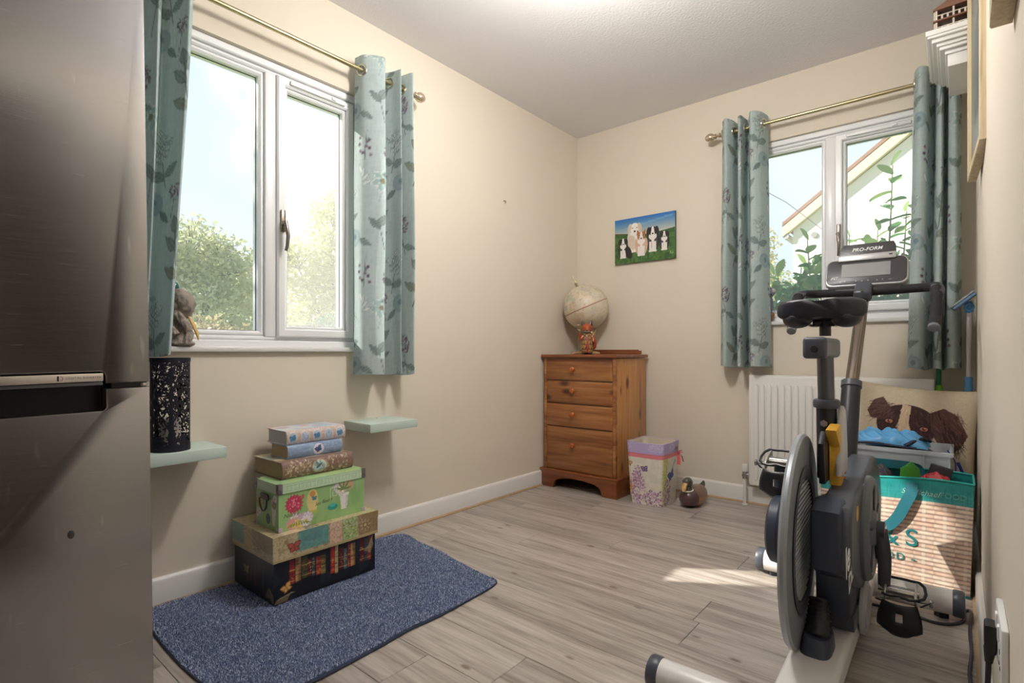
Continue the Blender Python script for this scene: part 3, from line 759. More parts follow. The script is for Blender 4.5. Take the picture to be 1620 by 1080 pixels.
# ================================================================== STORAGE BOXES AND BOOK BOXES
M_card = print_mat('printed_card', .55)
M_card_gl = print_mat('printed_card_gloss', .38, coat=.15)
def box_thing(name, label, lo, hi, lid_h, over, paint_body, paint_lid, res=.0022, group=None):
    cx, cy = (lo[0] + hi[0]) / 2, (lo[1] + hi[1]) / 2
    t = thing(name, label, 'box', (cx, cy, lo[2]), 0, group)
    l = (lo[0] - cx, lo[1] - cy, 0); h = (hi[0] - cx, hi[1] - cy, hi[2] - lo[2])
    mb = MB(); painted_box(mb, l, (h[0], h[1], h[2] - .004), res, paint_body); mb.build('box_body', M_card_gl, t, fix=False)
    mb = MB(); painted_box(mb, (l[0] - over, l[1] - over, h[2] - lid_h), (h[0] + over, h[1] + over, h[2]), res, paint_lid); mb.build('lid', M_card_gl, t, fix=False)
    return t

def paint_black(f, A, B):
    p = Paint(A, B, (24, 26, 34), .0016); w = A.max(); p.noise(25, 25, 2, (40, 48, 60), .6); rs = random.Random(5 if f == 'X' else 9)
    if f == 'z': return p.c
    if f in 'X':
        x = .055
        cols = [(150, 40, 44), (196, 150, 96), (70, 84, 50), (96, 30, 44), (52, 84, 92), (170, 60, 40), (120, 116, 62), (60, 46, 60), (206, 60, 46), (190, 166, 116), (84, 26, 36), (60, 110, 116)]
        k = 0
        while x < w - .03:
            bw = rs.uniform(.011, .022); top = rs.uniform(.115, .142); b0 = .034 + .022 * abs(math.sin(x * 14)) * (1 if x < .25 else .4)
            c = cols[k % len(cols)]; k += 1
            if rs.random() < .92:
                p.rect(x, x + bw, b0, top, c, .95)
                for q in range(6): p.rect(x, x + bw, b0 + .012 * q, b0 + .012 * q + .003, [(20, 20, 26), (206, 170, 96), (c[0] // 2, c[1] // 2, c[2] // 2)][q % 3], .75)
                p.dots(x + bw / 2, (b0 + top) / 2, bw * .4, (top - b0) * .45, 14, .0016, [(210, 180, 110), (30, 28, 34), (200, 60, 50)], k)
            x += bw + rs.uniform(.0, .004)
        p.noise(60, 14, 8, (24, 26, 34), .55, .55, .75)
        p.butterfly(.045, .045, .026, (226, 186, 110), (178, 110, 60), .5)
        for q in range(9): p.line([(.004 + .005 * q, .002), (.010 + .006 * q, .012 + .0016 * q), (.024 + .006 * q, .018 + .0006 * q)], .0014, (196, 176, 130))
        for q in range(8): p.line([(w - .05 + .004 * q, .085 - .002 * q), (w - .03 + .003 * q, .10), (w - .012, .135 - .004 * q)], .0013, (188, 180, 140))
    if f in 'y':
        for q in range(5): p.rect(.10 + .03 * q, .115 + .03 * q, .03, .11, [(90, 24, 30), (60, 60, 70), (120, 36, 30)][q % 3], .8)
        p.butterfly(.095, .07, .028, (198, 164, 112), (110, 76, 50), 0)
        for q in range(7): p.line([(w - .004, .004 + .004 * q), (w - .03, .018 + .005 * q), (w - .065 + .004 * q, .012 + .006 * q)], .0014, (186, 170, 130))
        p.noise(30, 18, 8, (20, 20, 28), .6, .5, .7)
    return p.c
def paint_map(f, A, B):
    p = Paint(A, B, (188, 172, 136), .0014); p.noise(45, 45, 3, (160, 138, 98), .7); p.noise(130, 130, 5, (206, 192, 156), .6); w = A.max(); h = B.max()
    rs = random.Random(ord(f))
    cols = [(96, 150, 146), (176, 186, 130), (212, 186, 150), (140, 112, 84), (200, 180, 140), (120, 160, 150)]
    if f == 'X':
        h = .09; p.rect(.09, .205, .02, h, (96, 160, 156), .95); p.rect(.21, .26, .005, h, (222, 186, 160), .95); p.rect(.262, .325, .01, h, (160, 190, 116), .95); p.rect(.33, w, 0, h, (150, 122, 84), .85)
        p.rect(0, .035, .052, .075, (196, 184, 140)); p.rect(.10, .18, .045, .09, (92, 148, 148), .8)
        for q in range(60): 
            x = rs.uniform(.265, .325); y = rs.uniform(.01, h); p.leaf(x, y, .012, .004, rs.uniform(0, 6.3), rs.choice([(206, 214, 170), (120, 140, 84)]))
        for q in range(8): p.line([(.36, .045), (.36 + .022 * math.cos(q * PI / 4), .045 + .022 * math.sin(q * PI / 4))], .0035, (212, 190, 140))
        p.ell(.36, .045, .011, .011, (120, 90, 60), 0, 1, .6)
        for q in range(12): p.line([(.20 + .012 * q, h), (.215 + .012 * q, h * .7), (.24 + .011 * q, h * .62)], .0012, (214, 214, 196))
        p.butterfly(.075, .038, .030, (196, 82, 74), (120, 60, 54), .1)
        p.noise(240, 240, 4, (120, 100, 72), .45, .55, .8)
    elif f == 'y':
        p.rect(0, .10, .02, h, (96, 146, 146), .85); p.rect(.10, .17, 0, h, (190, 166, 120), .8); p.rect(.17, w, .03, h, (160, 136, 104), .8)
        for q in range(10): p.line([(rs.uniform(0, w), rs.uniform(0, h)), (rs.uniform(0, w), rs.uniform(0, h))], .0016, (120, 92, 66))
    else:
        for q in range(26):
            x = rs.uniform(-.02, w); y = rs.uniform(-.02, h); p.rect(x, x + rs.uniform(.03, .09), y, y + rs.uniform(.03, .08), rs.choice(cols + [(84, 76, 62), (96, 140, 124), (206, 170, 140)]), .75)
        for q in range(14): p.line([(rs.uniform(0, w), rs.uniform(0, h)), (rs.uniform(0, w), rs.uniform(0, h))], .002, (120, 92, 66))
        p.noise(120, 120, 8, (214, 200, 168), .4)
    if f in 'xXyY' and B.min() < .03:
        p.rect(0, w, 0, .009, (196, 178, 134)); 
        k = 0.0
        while k < w: p.line([(k, .002), (k + .005, .007)], .0016, (120, 96, 66)); k += .0075
        if f == 'X': p.line([(0, .063), (w, .063)], .0016, (126, 104, 74))
    return p.c
def paint_green(f, A, B):
    p = Paint(A, B, (152, 190, 128), .0014); p.noise(60, 14, 2, (136, 180, 108), .7); p.noise(14, 14, 4, (164, 204, 138), .5); w = A.max(); h = B.max()
    if f == 'X':
        p.flower(.056, .088, .034, 16, (206, 66, 100), (226, 120, 140), (176, 44, 80)); p.dots(.056, .088, .021, .021, 50, .0024, [(240, 150, 170), (196, 60, 96)], 3)
        p.line([(.06, .07), (.085, .03)], .003, (120, 130, 60)); p.line([(.085, .105), (.08, .06)], .002, (140, 130, 60)); p.ell(.088, .108, .006, .008, (196, 96, 90))
        p.ell(.125, .085, .022, .042, (226, 206, 140), 0, .9); p.rect(.108, .142, .045, .075, (232, 210, 146)); p.ell(.125, .11, .011, .011, (206, 150, 90)); p.butterfly(.132, .092, .012, (70, 150, 170), (50, 90, 110))
        p.rect(.112, .145, .040, .05, (196, 190, 90), .8); p.leaf(.10, .03, .03, .01, 1.2, (206, 196, 110))
        p.ell(.205, .045, .021, .011, (44, 150, 140)); p.ell(.205, .052, .013, .007, (80, 186, 170)); 
        p.poly([(.235, .085), (.272, .085), (.265, .028), (.242, .028)], (232, 228, 224)); p.rect(.233, .274, .080, .088, (240, 238, 234)); p.poly([(.262, .08), (.270, .08), (.264, .03), (.258, .03)], (206, 202, 206))
        for (x, y, c) in ((.228, .112, (226, 214, 236)), (.262, .128, (238, 236, 242)), (.25, .108, (230, 196, 90)), (.276, .114, (214, 160, 120)), (.24, .10, (238, 232, 220))): p.flower(x, y, .022, 9, c, (206, 180, 80), (180, 170, 180))
        for q in range(5): p.leaf(.25, .10, .04, .008, .2 + q * .65, (110, 140, 80))
        for k in (0, 1): p.line([(.196, .075 + .022 * k), (.196, .115), (.222, .115), (.222, .085 - .0 * k), (.206, .085), (.206, .100)], .0022, (206, 226, 190))
        for (x, y, c) in ((.062, .035, (240, 230, 236)), (.085, .028, (214, 180, 200)), (.105, .030, (236, 228, 244)), (.048, .018, (232, 150, 140)), (.07, .012, (236, 210, 120)), (.10, .02, (244, 240, 246))): p.flower(x, y, .024, 9, c, (226, 196, 90), (196, 180, 190))
        for q in range(9): p.leaf(.03 + .011 * q, .008, .02, .006, .6 + .25 * q, (150, 160, 70))
    if f == 'y':
        p.poly([(.118, .080), (.148, .080), (.142, .016), (.124, .016)], (226, 222, 218)); p.ell(.092, .035, .016, .018, (30, 110, 100))
        for (x, y, c) in ((.128, .098, (214, 200, 190)), (.142, .112, (240, 236, 240)), (.136, .088, (150, 110, 80)), (.025, .05, (236, 230, 240)), (.012, .04, (226, 214, 230)), (.03, .10, (206, 170, 120))): p.flower(x, y, .016, 8, c, (206, 176, 90), (170, 160, 160))
        for q in range(6): p.leaf(.02, .06, .05, .010, .6 + .3 * q, (170, 160, 70))
    if f == 'Z': p.noise(22, 22, 9, (206, 186, 110), .3, .6, .8)
    return p.c
def paint_green_lid(f, A, B):
    p = Paint(A, B, (166, 204, 148), .0011); w = A.max(); h = B.max()
    if f in 'xXyY':
        p.rect(0, w, 0, h, (176, 208, 166)); c = (226, 238, 220); p.line([(0, h - .004), (w, h - .004)], .0014, c); p.line([(0, .004), (w, .004)], .0014, c); k = .006
        while k < w - .02:
            a, b = .008, h - .008
            p.line([(k, a), (k, b), (k + .018, b), (k + .018, a + .0), (k + .005, a), (k + .005, b - .005), (k + .013, b - .005), (k + .013, a + .006), (k + .009, a + .006)], .0014, c); k += .0235
        if f == 'y':
            p.c = p.c * .5 + Paint(A, B, (186, 206, 180)).c * .5
    else:
        p.noise(20, 20, 9, (200, 196, 120), .35, .6, .8)
    return p.c
box_thing('storage_box', 'black storage box printed with bookshelves, at the bottom of the stack', (.034, -2.375, .016), (.340, -1.972, .158), .004, .0, paint_black, lambda f, A, B: Paint(A, B, (26, 28, 36)).c)
tb = box_thing('storage_box', 'shallow map patterned keepsake box with a red butterfly', (.030, -2.383, .1585), (.350, -1.966, .247), .028, .0012, paint_map, lambda f, A, B: paint_map(f, A, B + (.061 if f in 'xXyY' else 0)))
gx = (.148, -2.347, .2475); gX = (.316, -2.006, .412)
gb = box_thing('storage_box', 'green floral storage box with metal corners and a carry handle', gx, gX, .034, .003, paint_green, paint_green_lid)
# metal corners, handle
M_pew = mat('pewter_corner', (140, 134, 138), .35, .7)
hx, hy, hz = (gX[0] - gx[0]) / 2 + .0035, (gX[1] - gx[1]) / 2 + .0035, gX[2] - gx[2]
for sx in (-1, 1):
    for sy in (-1, 1):
        m_ = MB(); c = (sx * hx, sy * hy)
        m_.span((c[0] - sx * .016, c[1] - .001, hz - .034), (c[0] + sx * .001, c[1] + .001, hz + .001), .0006).span((c[0] - .001, c[1] - sy * .016, hz - .034), (c[0] + .001, c[1] + sy * .001, hz + .001), .0006).span((c[0] - sx * .014, c[1] - sy * .014, hz - .0005), (c[0] + sx * .001, c[1] + sy * .001, hz + .0012), .0005)
        m_.sphere((c[0] - sx * .008, c[1] + sy * .001, hz - .018), .003, 10, 6).sphere((c[0] + sx * .001, c[1] - sy * .008, hz - .018), .003, 10, 6)
        m_.build('lid_corner', M_pew, gb)
        c = (sx * (hx - .003), sy * (hy - .003)); q = MB()
        q.span((c[0] - sx * .014, c[1] - .001, 0), (c[0] + sx * .001, c[1] + .001, .016), .0006).span((c[0] - .001, c[1] - sy * .014, 0), (c[0] + .001, c[1] + sy * .001, .016), .0006)
        q.build('base_corner', mat('pale_corner', (196, 186, 206), .35, .5), gb)
hd = MB(); yy = -hy + .0005; cz = .085
hd.prism([(-.030, .016), (.030, .016), (.030, .030), (.024, .036), (-.024, .036), (-.030, .030)], 0, .003, M=frame_m((-.012, yy - .0, cz), (1, 0, 0), (0, 0, 1)))
hd.tube([(-.012 + .028 * math.cos(a), yy - .006, cz + .018 - .042 * math.sin(a)) for a in [PI * i / 12 for i in range(13)]], .0028, 8)
hd.build('carry_handle', mat('gunmetal_handle', (92, 82, 92), .35, .8), gb)
M_ink = mat('brown_ink', (92, 100, 56), .7)
text_obj('lettering', 'Nature', .019, frame_m((hx - .0032, -hy + .048, .052), (0, 1, 0), (0, 0, 1)), M_ink, gb, .0002, shear=.35)
text_obj('lettering', 'les fleurs', .019, frame_m((hx - .0032, -hy + .172, .072), (0, 1, .12), (0, 0, 1)), M_ink, gb, .0002, shear=.4)

def book_box(label, x0, x1, y0, y1, z0, z1, paint, page_col, edge):
    """book-shaped box: wrap-round cover with a rounded spine towards +x and a page block"""
    cy = (y0 + y1) / 2; cx = (x0 + x1) / 2; t = thing('book_box', label, 'book box', (cx, cy, z0)); h = z1 - z0; L = y1 - y0; w = x1 - x0
    prof = [(-w / 2, 0)]
    prof += [(-w / 2 + (w - h * .22) * i / 24, 0) for i in range(1, 25)]
    prof += [(w / 2 - h * .22 + h * .22 * math.cos(a), h / 2 + h / 2 * math.sin(a)) for a in [-PI / 2 + PI * i / 30 for i in range(1, 30)]]
    prof += [(w / 2 - h * .22 - (w - h * .22) * i / 24, h) for i in range(0, 25)]
    P = np.array(prof); d = np.concatenate([[0], np.cumsum(np.hypot(*np.diff(P, axis=0).T))]); N = len(prof) - 1
    mb = MB(); nv = int(L / .0022)
    def pos(U, V):
        k = np.round(U * N).astype(int); return np.stack([P[k, 0], -L / 2 + V * L, P[k, 1]], 1)
    grid_into(mb, N, nv, pos, lambda U, V: paint(d[np.round(U * N).astype(int)] - d[-1] / 2, V * L, h, L))
    o = mb.build('cover', M_card, t, ang=60, fix=False)
    s = o.modifiers.new('thickness', 'SOLIDIFY'); s.thickness = .0028; s.offset = -1 if False else 1
    M_pg = mat('page_edge_' + edge, page_col, .8, var=.22, scale=90, stretch=(.3, .3, 6))
    pb = [(-w / 2 + .006, .003), (w / 2 - h * .2, .003)] + [(w / 2 - h * .2 + (h * .17) * math.cos(a), h / 2 + (h / 2 - .003) * math.sin(a)) for a in [-PI / 2 + PI * i / 8 for i in range(1, 8)]] + [(w / 2 - h * .2, h - .003), (-w / 2 + .006, h - .003)]
    MB().prism(pb, -L / 2 + .004, L / 2 - .004, M=Matrix(((1, 0, 0, 0), (0, 0, 1, 0), (0, 1, 0, 0), (0, 0, 0, 1)))).build('page_block', M_pg, t)
    return t
def paint_b3(S, Y, h, L):
    p = Paint(Y, S, (134, 106, 96), .0013); rs = random.Random(3)
    for q in range(230):
        x = rs.uniform(.02, L - .02); y = rs.uniform(-h * .62, h * .62)
        if abs(x - L * .5) < .028: continue
        p.leaf(x, y, .016, .0045, rs.uniform(0, 6.28), rs.choice([(186, 172, 140), (200, 188, 158), (166, 146, 116)]))
    p.ell(L * .5, 0, .030, .024, (206, 200, 186)); p.ell(L * .5, 0, .024, .019, (176, 206, 206)); p.leaf(L * .5 - .015, -.008, .034, .010, .6, (44, 110, 130)); p.leaf(L * .5 - .006, .004, .02, .007, 2.0, (70, 130, 120)); p.ell(L * .5, 0, .032, .026, (150, 124, 90), 0, 1, .92)
    p.noise(140, 140, 2, (116, 84, 80), .5)
    k = np.nonzero(p.Y > h * .9)[0]; p2 = Paint(Y, S, (150, 128, 108)); p2.noise(30, 30, 6, (206, 196, 170), .8); p2.noise(30, 30, 9, (150, 170, 150), .7, .6, .7); p.c[k] = p2.c[k]
    return p.c
def paint_b2(S, Y, h, L):
    p = Paint(Y, S, (136, 158, 186), .0013); p.noise(160, 160, 2, (156, 176, 200), .6); p.noise(60, 200, 6, (120, 144, 176), .5)
    p.ell(L * .55, 0, .022, .021, (226, 220, 232)); p.butterfly(L * .55, 0, .019, (70, 96, 150), (44, 40, 70), .5)
    for q in range(14):
        for sg in (-1, 1): p.line([(L * .55 + sg * (.03 + .005 * q), -.002), (L * .55 + sg * (.033 + .005 * q), .003)], .0013, (190, 204, 224), .7)
    return p.c
def paint_b1(S, Y, h, L):
    p = Paint(Y, S, (196, 184, 176), .0013); p.noise(120, 120, 2, (216, 208, 204), .7); rs = random.Random(8)
    for k in range(5):
        x = L * (.1 + .2 * k)
        p.rect(x - L * .1, x - L * .1 + .003, -h * .62, h * .62, (186, 160, 140)); p.ell(x, 0, L * .075, h * .44, (214, 200, 192)); p.ell(x, 0, L * .062, h * .36, (166, 186, 206), 0, 1)
        if k % 2 == 0: p.butterfly(x, -.002, .016, (84, 150, 190), (54, 84, 130), .2)
        else: p.dots(x, 0, .012, .016, 20, .0024, [(130, 150, 190), (196, 200, 216)], k)
        for q in range(14): a = q * .45; p.leaf(x + L * .075 * math.cos(a), h * .46 * math.sin(a), .010, .004, a, (206, 160, 140))
    k = np.nonzero(p.Y > h * .85)[0]; p2 = Paint(Y, S, (206, 210, 212), .0013); p2.noise(24, 24, 6, (176, 190, 204), .8); p2.noise(30, 30, 9, (214, 150, 140), .7, .68, .75); p.c[k] = p2.c[k]
    return p.c
book_box('thick brown book box with scrolling pattern and bird medallion', .045, .268, -2.31, -2.022, .413, .4735, paint_b3, (166, 146, 112), 'tan')
book_box('blue book box with a butterfly medallion, second from the top of the stack', .088, .226, -2.268, -2.046, .4735, .5235, paint_b2, (176, 154, 116), 'straw')
book_box('pale patterned book box with butterfly spine on top of the stack', .058, .212, -2.266, -2.022, .5235, .5755, paint_b1, (186, 186, 186), 'grey')

# ================================================================== RUG
rug = thing('rug', 'blue speckled shaggy rug lying along the wall under the stacked boxes', 'rug', (.42, -2.17, 0))
ro = [(-.37, -.50), (-.20, -.515), (.0, -.52), (.15, -.515), (.30, -.50), (.37, -.46), (.385, -.33), (.380, -.12), (.372, 0.0), (.378, .12), (.372, .28), (.362, .40), (.335, .445), (.25, .452), (.10, .475), (-.05, .50), (-.18, .512), (-.29, .535), (-.345, .52), (-.372, .43), (-.385, .20), (-.39, -.10), (-.395, -.35), (-.392, -.47)]
C = catmull([(a, b, 0) for a, b in ro] + [(ro[0][0], ro[0][1], 0)], 240)[:-1]
lp = [(c.x, c.y) for c in C]
def rz(x, y): return .009 + .0035 * math.sin(x * 9 + y * 5) * math.sin(y * 7 - 1) + .004 * max(0, math.sin(y * 3 + 2.2)) * (x > .2)
mb = MB(); rings_ = 16; vs = []
for k in range(rings_ + 1):
    q = 1 - k / rings_ * .98
    for (a, b) in lp: vs.append((a * q, b * q, rz(a * q, b * q) if k else .002))
n_ = len(lp); fs = [(k * n_ + i, k * n_ + (i + 1) % n_, (k + 1) * n_ + (i + 1) % n_, (k + 1) * n_ + i) for k in range(rings_) for i in range(n_)] + [tuple(rings_ * n_ + i for i in range(n_))]
mb.add(vs, fs).build('rug_backing', mat('rug_navy', (72, 82, 112), .95, var=.4, scale=160), rug)
path = np.array(lp); rs = np.random.RandomState(6); N = 200000
cand = rs.uniform([-.40, -.53], [.39, .54], (N, 2)); ins = np.zeros(N, bool)
for i in range(n_):
    x1, y1 = path[i]; x2, y2 = path[(i + 1) % n_]
    if y1 != y2: ins ^= ((y1 > cand[:, 1]) != (y2 > cand[:, 1])) & (cand[:, 0] < (x2 - x1) * (cand[:, 1] - y1) / (y2 - y1) + x1)
cand = cand[ins]; N = len(cand); a = rs.uniform(0, 2 * PI, N); ln = rs.uniform(.004, .0085, N); wd = rs.uniform(.0007, .0015, N); lean = rs.uniform(.3, 1.2, N)
zb = np.array([rz(x, y) for x, y in cand]) - .001
d = np.stack([np.cos(a), np.sin(a)], 1); nrm = np.stack([-d[:, 1], d[:, 0]], 1)
b0 = np.column_stack([cand + nrm * wd[:, None], zb]); b1 = np.column_stack([cand - nrm * wd[:, None], zb])
tip = cand + d * (ln * np.sin(lean))[:, None]; zt = zb + ln * np.cos(lean)
t0 = np.column_stack([tip, zt])
V = np.stack([b0, b1, t0], 1).reshape(-1, 3); Fc = np.arange(3 * N).reshape(-1, 3)
pal = np.array([lin(c) for c in ((84, 98, 140), (116, 132, 174), (164, 178, 206), (214, 222, 238), (136, 150, 186), (56, 64, 98))]); ci = rs.choice(6, N, p=[.16, .22, .22, .2, .14, .06])
me = bpy.data.meshes.new('pile'); me.from_pydata(V.tolist(), [], Fc.tolist())
at = me.color_attributes.new('print', 'FLOAT_COLOR', 'POINT'); arr = np.ones((3 * N, 4), np.float32); arr[:, :3] = np.repeat(pal[ci], 3, 0); at.data.foreach_set('color', arr.ravel())
me.materials.append(print_mat('rug_pile', .9)); po = bpy.data.objects.new('pile', me); COL.objects.link(po); po.parent = rug; po['kind'] = 'stuff'
MB().tube([(c[0] * 1.002, c[1] * 1.002, .004) for c in lp], .003, 6, closed=True).build('bound_edge', mat('rug_edge', (54, 58, 78), .9), rug)

# ================================================================== CHEST OF DRAWERS
M_pine = wood_mat('pine_drawer', (174, 120, 72), (152, 97, 53), (112, 66, 35), 'X', .9, .32, knots=.25, rnd=True, coat=.25, knotcol=(74, 34, 16))
M_pine_v = wood_mat('pine_side', (194, 140, 82), (176, 120, 64), (144, 88, 44), 'Z', .9, .32, knots=.24, rnd=True, coat=.25, knotcol=(84, 40, 18))
M_pine_d = wood_mat('pine_dark', (150, 86, 44), (132, 72, 36), (100, 50, 24), 'X', .9, .32, rnd=True, coat=.25)
ch = thing('chest_of_drawers', 'orange pine chest of four drawers with round knobs in the corner', 'chest of drawers', (.283, -.22, 0))
X0, X1, F0, B0 = -.262, .265, -.208, .185     # front at world y=-.428, back near the wall
for a_, b_ in ((X0, X0 + .018), (X1 - .018, X1)): MB().span((a_, F0 + .02, .10), (b_, B0, .83), .002).build('side_panel', M_pine_v, ch)
MB().span((X0 + .018, B0 - .01, .10), (X1 - .018, B0, .83)).build('back_panel', M_pine_v, ch)
for a_, b_ in ((X0, X0 + .020), (X1 - .020, X1)): MB().span((a_, F0, .10), (b_, F0 + .02, .83), .001).build('front_stile', M_pine, ch)
MB().prism([(X0 - .012, F0 - .018), (X1 + .014, F0 - .018), (X1 + .014, B0 + .004), (X0 - .012, B0 + .004)], .832, .853, bevel=.006, seg=3).build('top_board', M_pine_d, ch)
MB().span((X0 + .02, B0 - .012, .853), (X1 - .03, B0 + .004, .878), .003).span((X0 + .03, B0 - .012, .876), (X1 - .05, B0 + .004, .884), .002).build('back_rail', M_pine_d, ch)
MB().span((X0 + .018, F0 + .004, .806), (X1 - .018, F0 + .02, .832)).build('top_rail', M_pine_d, ch)
kn = [(0, .0), (.010, 0), (.009, .006), (.008, .010), (.013, .015), (.017, .020), (.017, .025), (.012, .030), (.006, .0315), (.0001, .032)]
for k, (z0, z1) in enumerate(((.692, .806), (.545, .684), (.398, .537), (.118, .390))):
    d = MB(); yf = F0 - .003
    # raised bevelled drawer front
    x0, x1 = X0 + .022, X1 - .022; b = .012
    d.add([(x0, yf + .012, z0), (x1, yf + .012, z0), (x1, yf + .012, z1), (x0, yf + .012, z1), (x0, yf + .004, z0), (x1, yf + .004, z0), (x1, yf + .004, z1), (x0, yf + .004, z1), (x0 + b, yf - .003, z0 + b), (x1 - b, yf - .003, z0 + b), (x1 - b, yf - .003, z1 - b), (x0 + b, yf - .003, z1 - b)],
          [(0, 1, 5, 4), (1, 2, 6, 5), (2, 3, 7, 6), (3, 0, 4, 7), (4, 5, 9, 8), (5, 6, 10, 9), (6, 7, 11, 10), (7, 4, 8, 11), (8, 9, 10, 11), (3, 2, 1, 0)], smooth=False)
    dr = d.build('drawer', M_pine, ch)
    kz = (z0 + z1) / 2 + (.01 if k < 3 else .03)
    MB().lathe(kn, 24, M=frame_m((-.03, yf - .002, kz), (1, 0, 0), (0, 0, 1)) @ Matrix.Rotation(0, 4, 'X')).build('knob', mat('turned_pine_knob', (176, 92, 42), .25, coat=.4), dr)
MB().span((X0 + .018, F0 + .012, .11), (X1 - .018, F0 + .02, .82)).build('inner_frame', M_pine_d, ch)
# plinth with an arched cut-out on bracket feet
pl = [(X0 - .014, 0), (X0 + .085, 0), (X0 + .090, .03), (X0 + .105, .050), (X0 + .14, .064), (-.05, .074), (.05, .074), (X1 - .14, .064), (X1 - .105, .050), (X1 - .090, .03), (X1 - .085, 0), (X1 + .016, 0), (X1 + .016, .108), (X0 - .014, .108)]
Mf = Matrix(((1, 0, 0, 0), (0, 0, 1, 0), (0, 1, 0, 0), (0, 0, 0, 1)))
MB().prism(pl, F0 - .020, F0 + .004, M=Mf, bevel=.003).span((X1 - .004, F0 + .004, 0), (X1 + .016, B0, .108), .002).span((X0 - .014, F0 + .004, 0), (X0 + .006, B0, .108), .002).prism([(X0 - .018, F0 - .024), (X1 + .02, F0 - .024), (X1 + .02, B0), (X0 - .018, B0)], .106, .116, bevel=.003).build('plinth', M_pine_d, ch)

# ================================================================== GLOBE AND FOX
M_globe = None
def globe_paint(U, V):
    lon = U * 2 * PI; lat = (V - .5) * PI; p = Paint(lon, lat, (216, 202, 176), .02)
    p.noise(6, 8, 3, (196, 190, 170), .5)
    rs = random.Random(11)
    for (a, b, rx, ry, c, n) in ((1.0, .6, .7, .35, (176, 178, 160), 40), (1.4, -.15, .35, .5, (196, 176, 146), 26), (2.6, .75, .9, .4, (186, 176, 160), 46), (3.7, -.4, .35, .22, (198, 172, 146), 20), (5.2, .7, .6, .35, (170, 176, 164), 36), (5.6, -.35, .32, .5, (200, 182, 150), 26), (.2, .2, .4, .3, (188, 178, 166), 24), (4.4, .1, .4, .3, (190, 172, 160), 22)):
        for q in range(n):
            t = rs.uniform(0, 6.28); r = math.sqrt(rs.random()); p.ell((a + rx * r * math.cos(t)) % 6.28, b + ry * r * math.sin(t), rs.uniform(.05, .16), rs.uniform(.04, .12), c if rs.random() < .7 else (206, 190, 160), rs.uniform(0, 3), .85)
    for q in range(130): p.ell(rs.uniform(0, 6.28), rs.uniform(-1, 1.1), rs.uniform(.01, .03), .012, rs.choice([(150, 130, 110), (160, 120, 104), (130, 130, 126)]))
    for k in range(12): p.line([(k * PI / 6, -1.4), (k * PI / 6, 1.4)], .010, (190, 176, 150), .7)
    for k in (-1.0, -.5, .5, 1.0): p.line([(0, k), (6.29, k)], .010, (190, 176, 150), .7)
    p.line([(0, 0), (6.29, 0)], .026, (156, 96, 80))
    p.line([(i * .1, .41 * math.sin(i * .1)) for i in range(64)], .012, (176, 140, 110), .8)
    return p.c
gl = thing('globe', 'antique cream desk globe with brass tip on the pine chest', 'globe', (.17, -.155, .853))
rg = .152; gm = MB(); nu, nv = 140, 80
grid_into(gm, nu, nv, lambda U, V: np.stack([rg * np.cos(U * 2 * PI) * np.cos((V - .5) * PI), rg * np.sin(U * 2 * PI) * np.cos((V - .5) * PI), rg * np.sin((V - .5) * PI)], 1), globe_paint)
GM = Matrix.Translation((0, 0, .317)) @ Matrix.Rotation(R(40), 4, 'Z') @ Matrix.Rotation(R(-23), 4, 'Y') @ Matrix.Rotation(R(150), 4, 'Z')
gs = gm.build('sphere', print_mat('globe_paper', .4, coat=.2), gl, ang=180, fix=False); gs.data.transform(GM); 
MB().torus(rg + .0005, .0016, 80, 6, M=GM).build('equator_seam', mat('globe_seam', (170, 120, 100), .5), gl)
MB().lathe([(.008, .15), (.010, .158), (.006, .163), (.010, .168), (.012, .174), (.007, .180), (.006, .19), (.004, .205), (.0025, .22), (.001, .228), (.0001, .229)], 16, M=GM).build('axis_tip', M_brass, gl)
MB().lathe([(.006, -.15), (.009, -.158), (.006, -.166), (.0001, -.172)], 16, M=GM).build('lower_pin', M_brass, gl)
b0 = GM @ Vector((0, 0, -rg - .012))
MB().tube([b0, (b0.x * .6, b0.y * .6, .10), (0, 0, .05), (0, 0, .02)], [.007, .009, .011, .016], 14).build('stand_stem', M_brass, gl)
MB().lathe([(.0001, 0), (.092, 0), (.095, .006), (.090, .014), (.070, .018), (.030, .022), (.016, .034), (.0001, .036)], 36).build('stand_base', wood_mat('globe_base_wood', (206, 178, 140), (190, 156, 116), (160, 120, 80), 'X', 1, .35), gl)

fx = thing('fox_ornament', 'carved fox figurine in a patterned coat holding a magnifying glass', 'figurine', (.285, -.325, .853), R(38))
M_fox = mat('fox_orange', (170, 72, 32), .3, var=.2, scale=40, coat=.4); M_fxd = mat('fox_dark', (52, 26, 20), .35, coat=.3); M_fcream = mat('fox_cream', (222, 208, 186), .4)
def fox_coat(U, V):
    p = Paint(U * 2 * PI, V * 3, (70, 30, 22), .05)
    for i in range(12):
        for j in range(5):
            cx, cy = i * .55 + (.27 if j % 2 else 0), .3 + j * .5
            p.ell(cx, cy, .20, .20, (206, 168, 92), 0, 1, .62); p.line([(cx + .2, cy), (cx + .3, cy + .2)], .06, (206, 168, 92)); p.ell(cx, cy, .06, .06, (210, 176, 104))
    p.rect(4.5, 4.95, 0, 2.2, (156, 52, 40), .95); p.rect(0, .5, 0, 2.4, (150, 54, 36), .6)
    return p.c
prof = [(.034, .012), (.038, .03), (.040, .06), (.036, .09), (.030, .115), (.022, .135), (.014, .145)]; pr = np.array(prof)
m_ = MB(); grid_into(m_, 72, 40, lambda U, V: np.stack([np.interp(V, np.linspace(0, 1, len(pr)), pr[:, 0]) * np.cos(U * 2 * PI) * .95, np.interp(V, np.linspace(0, 1, len(pr)), pr[:, 0]) * np.sin(U * 2 * PI) * .8, np.interp(V, np.linspace(0, 1, len(pr)), pr[:, 1])], 1), fox_coat)
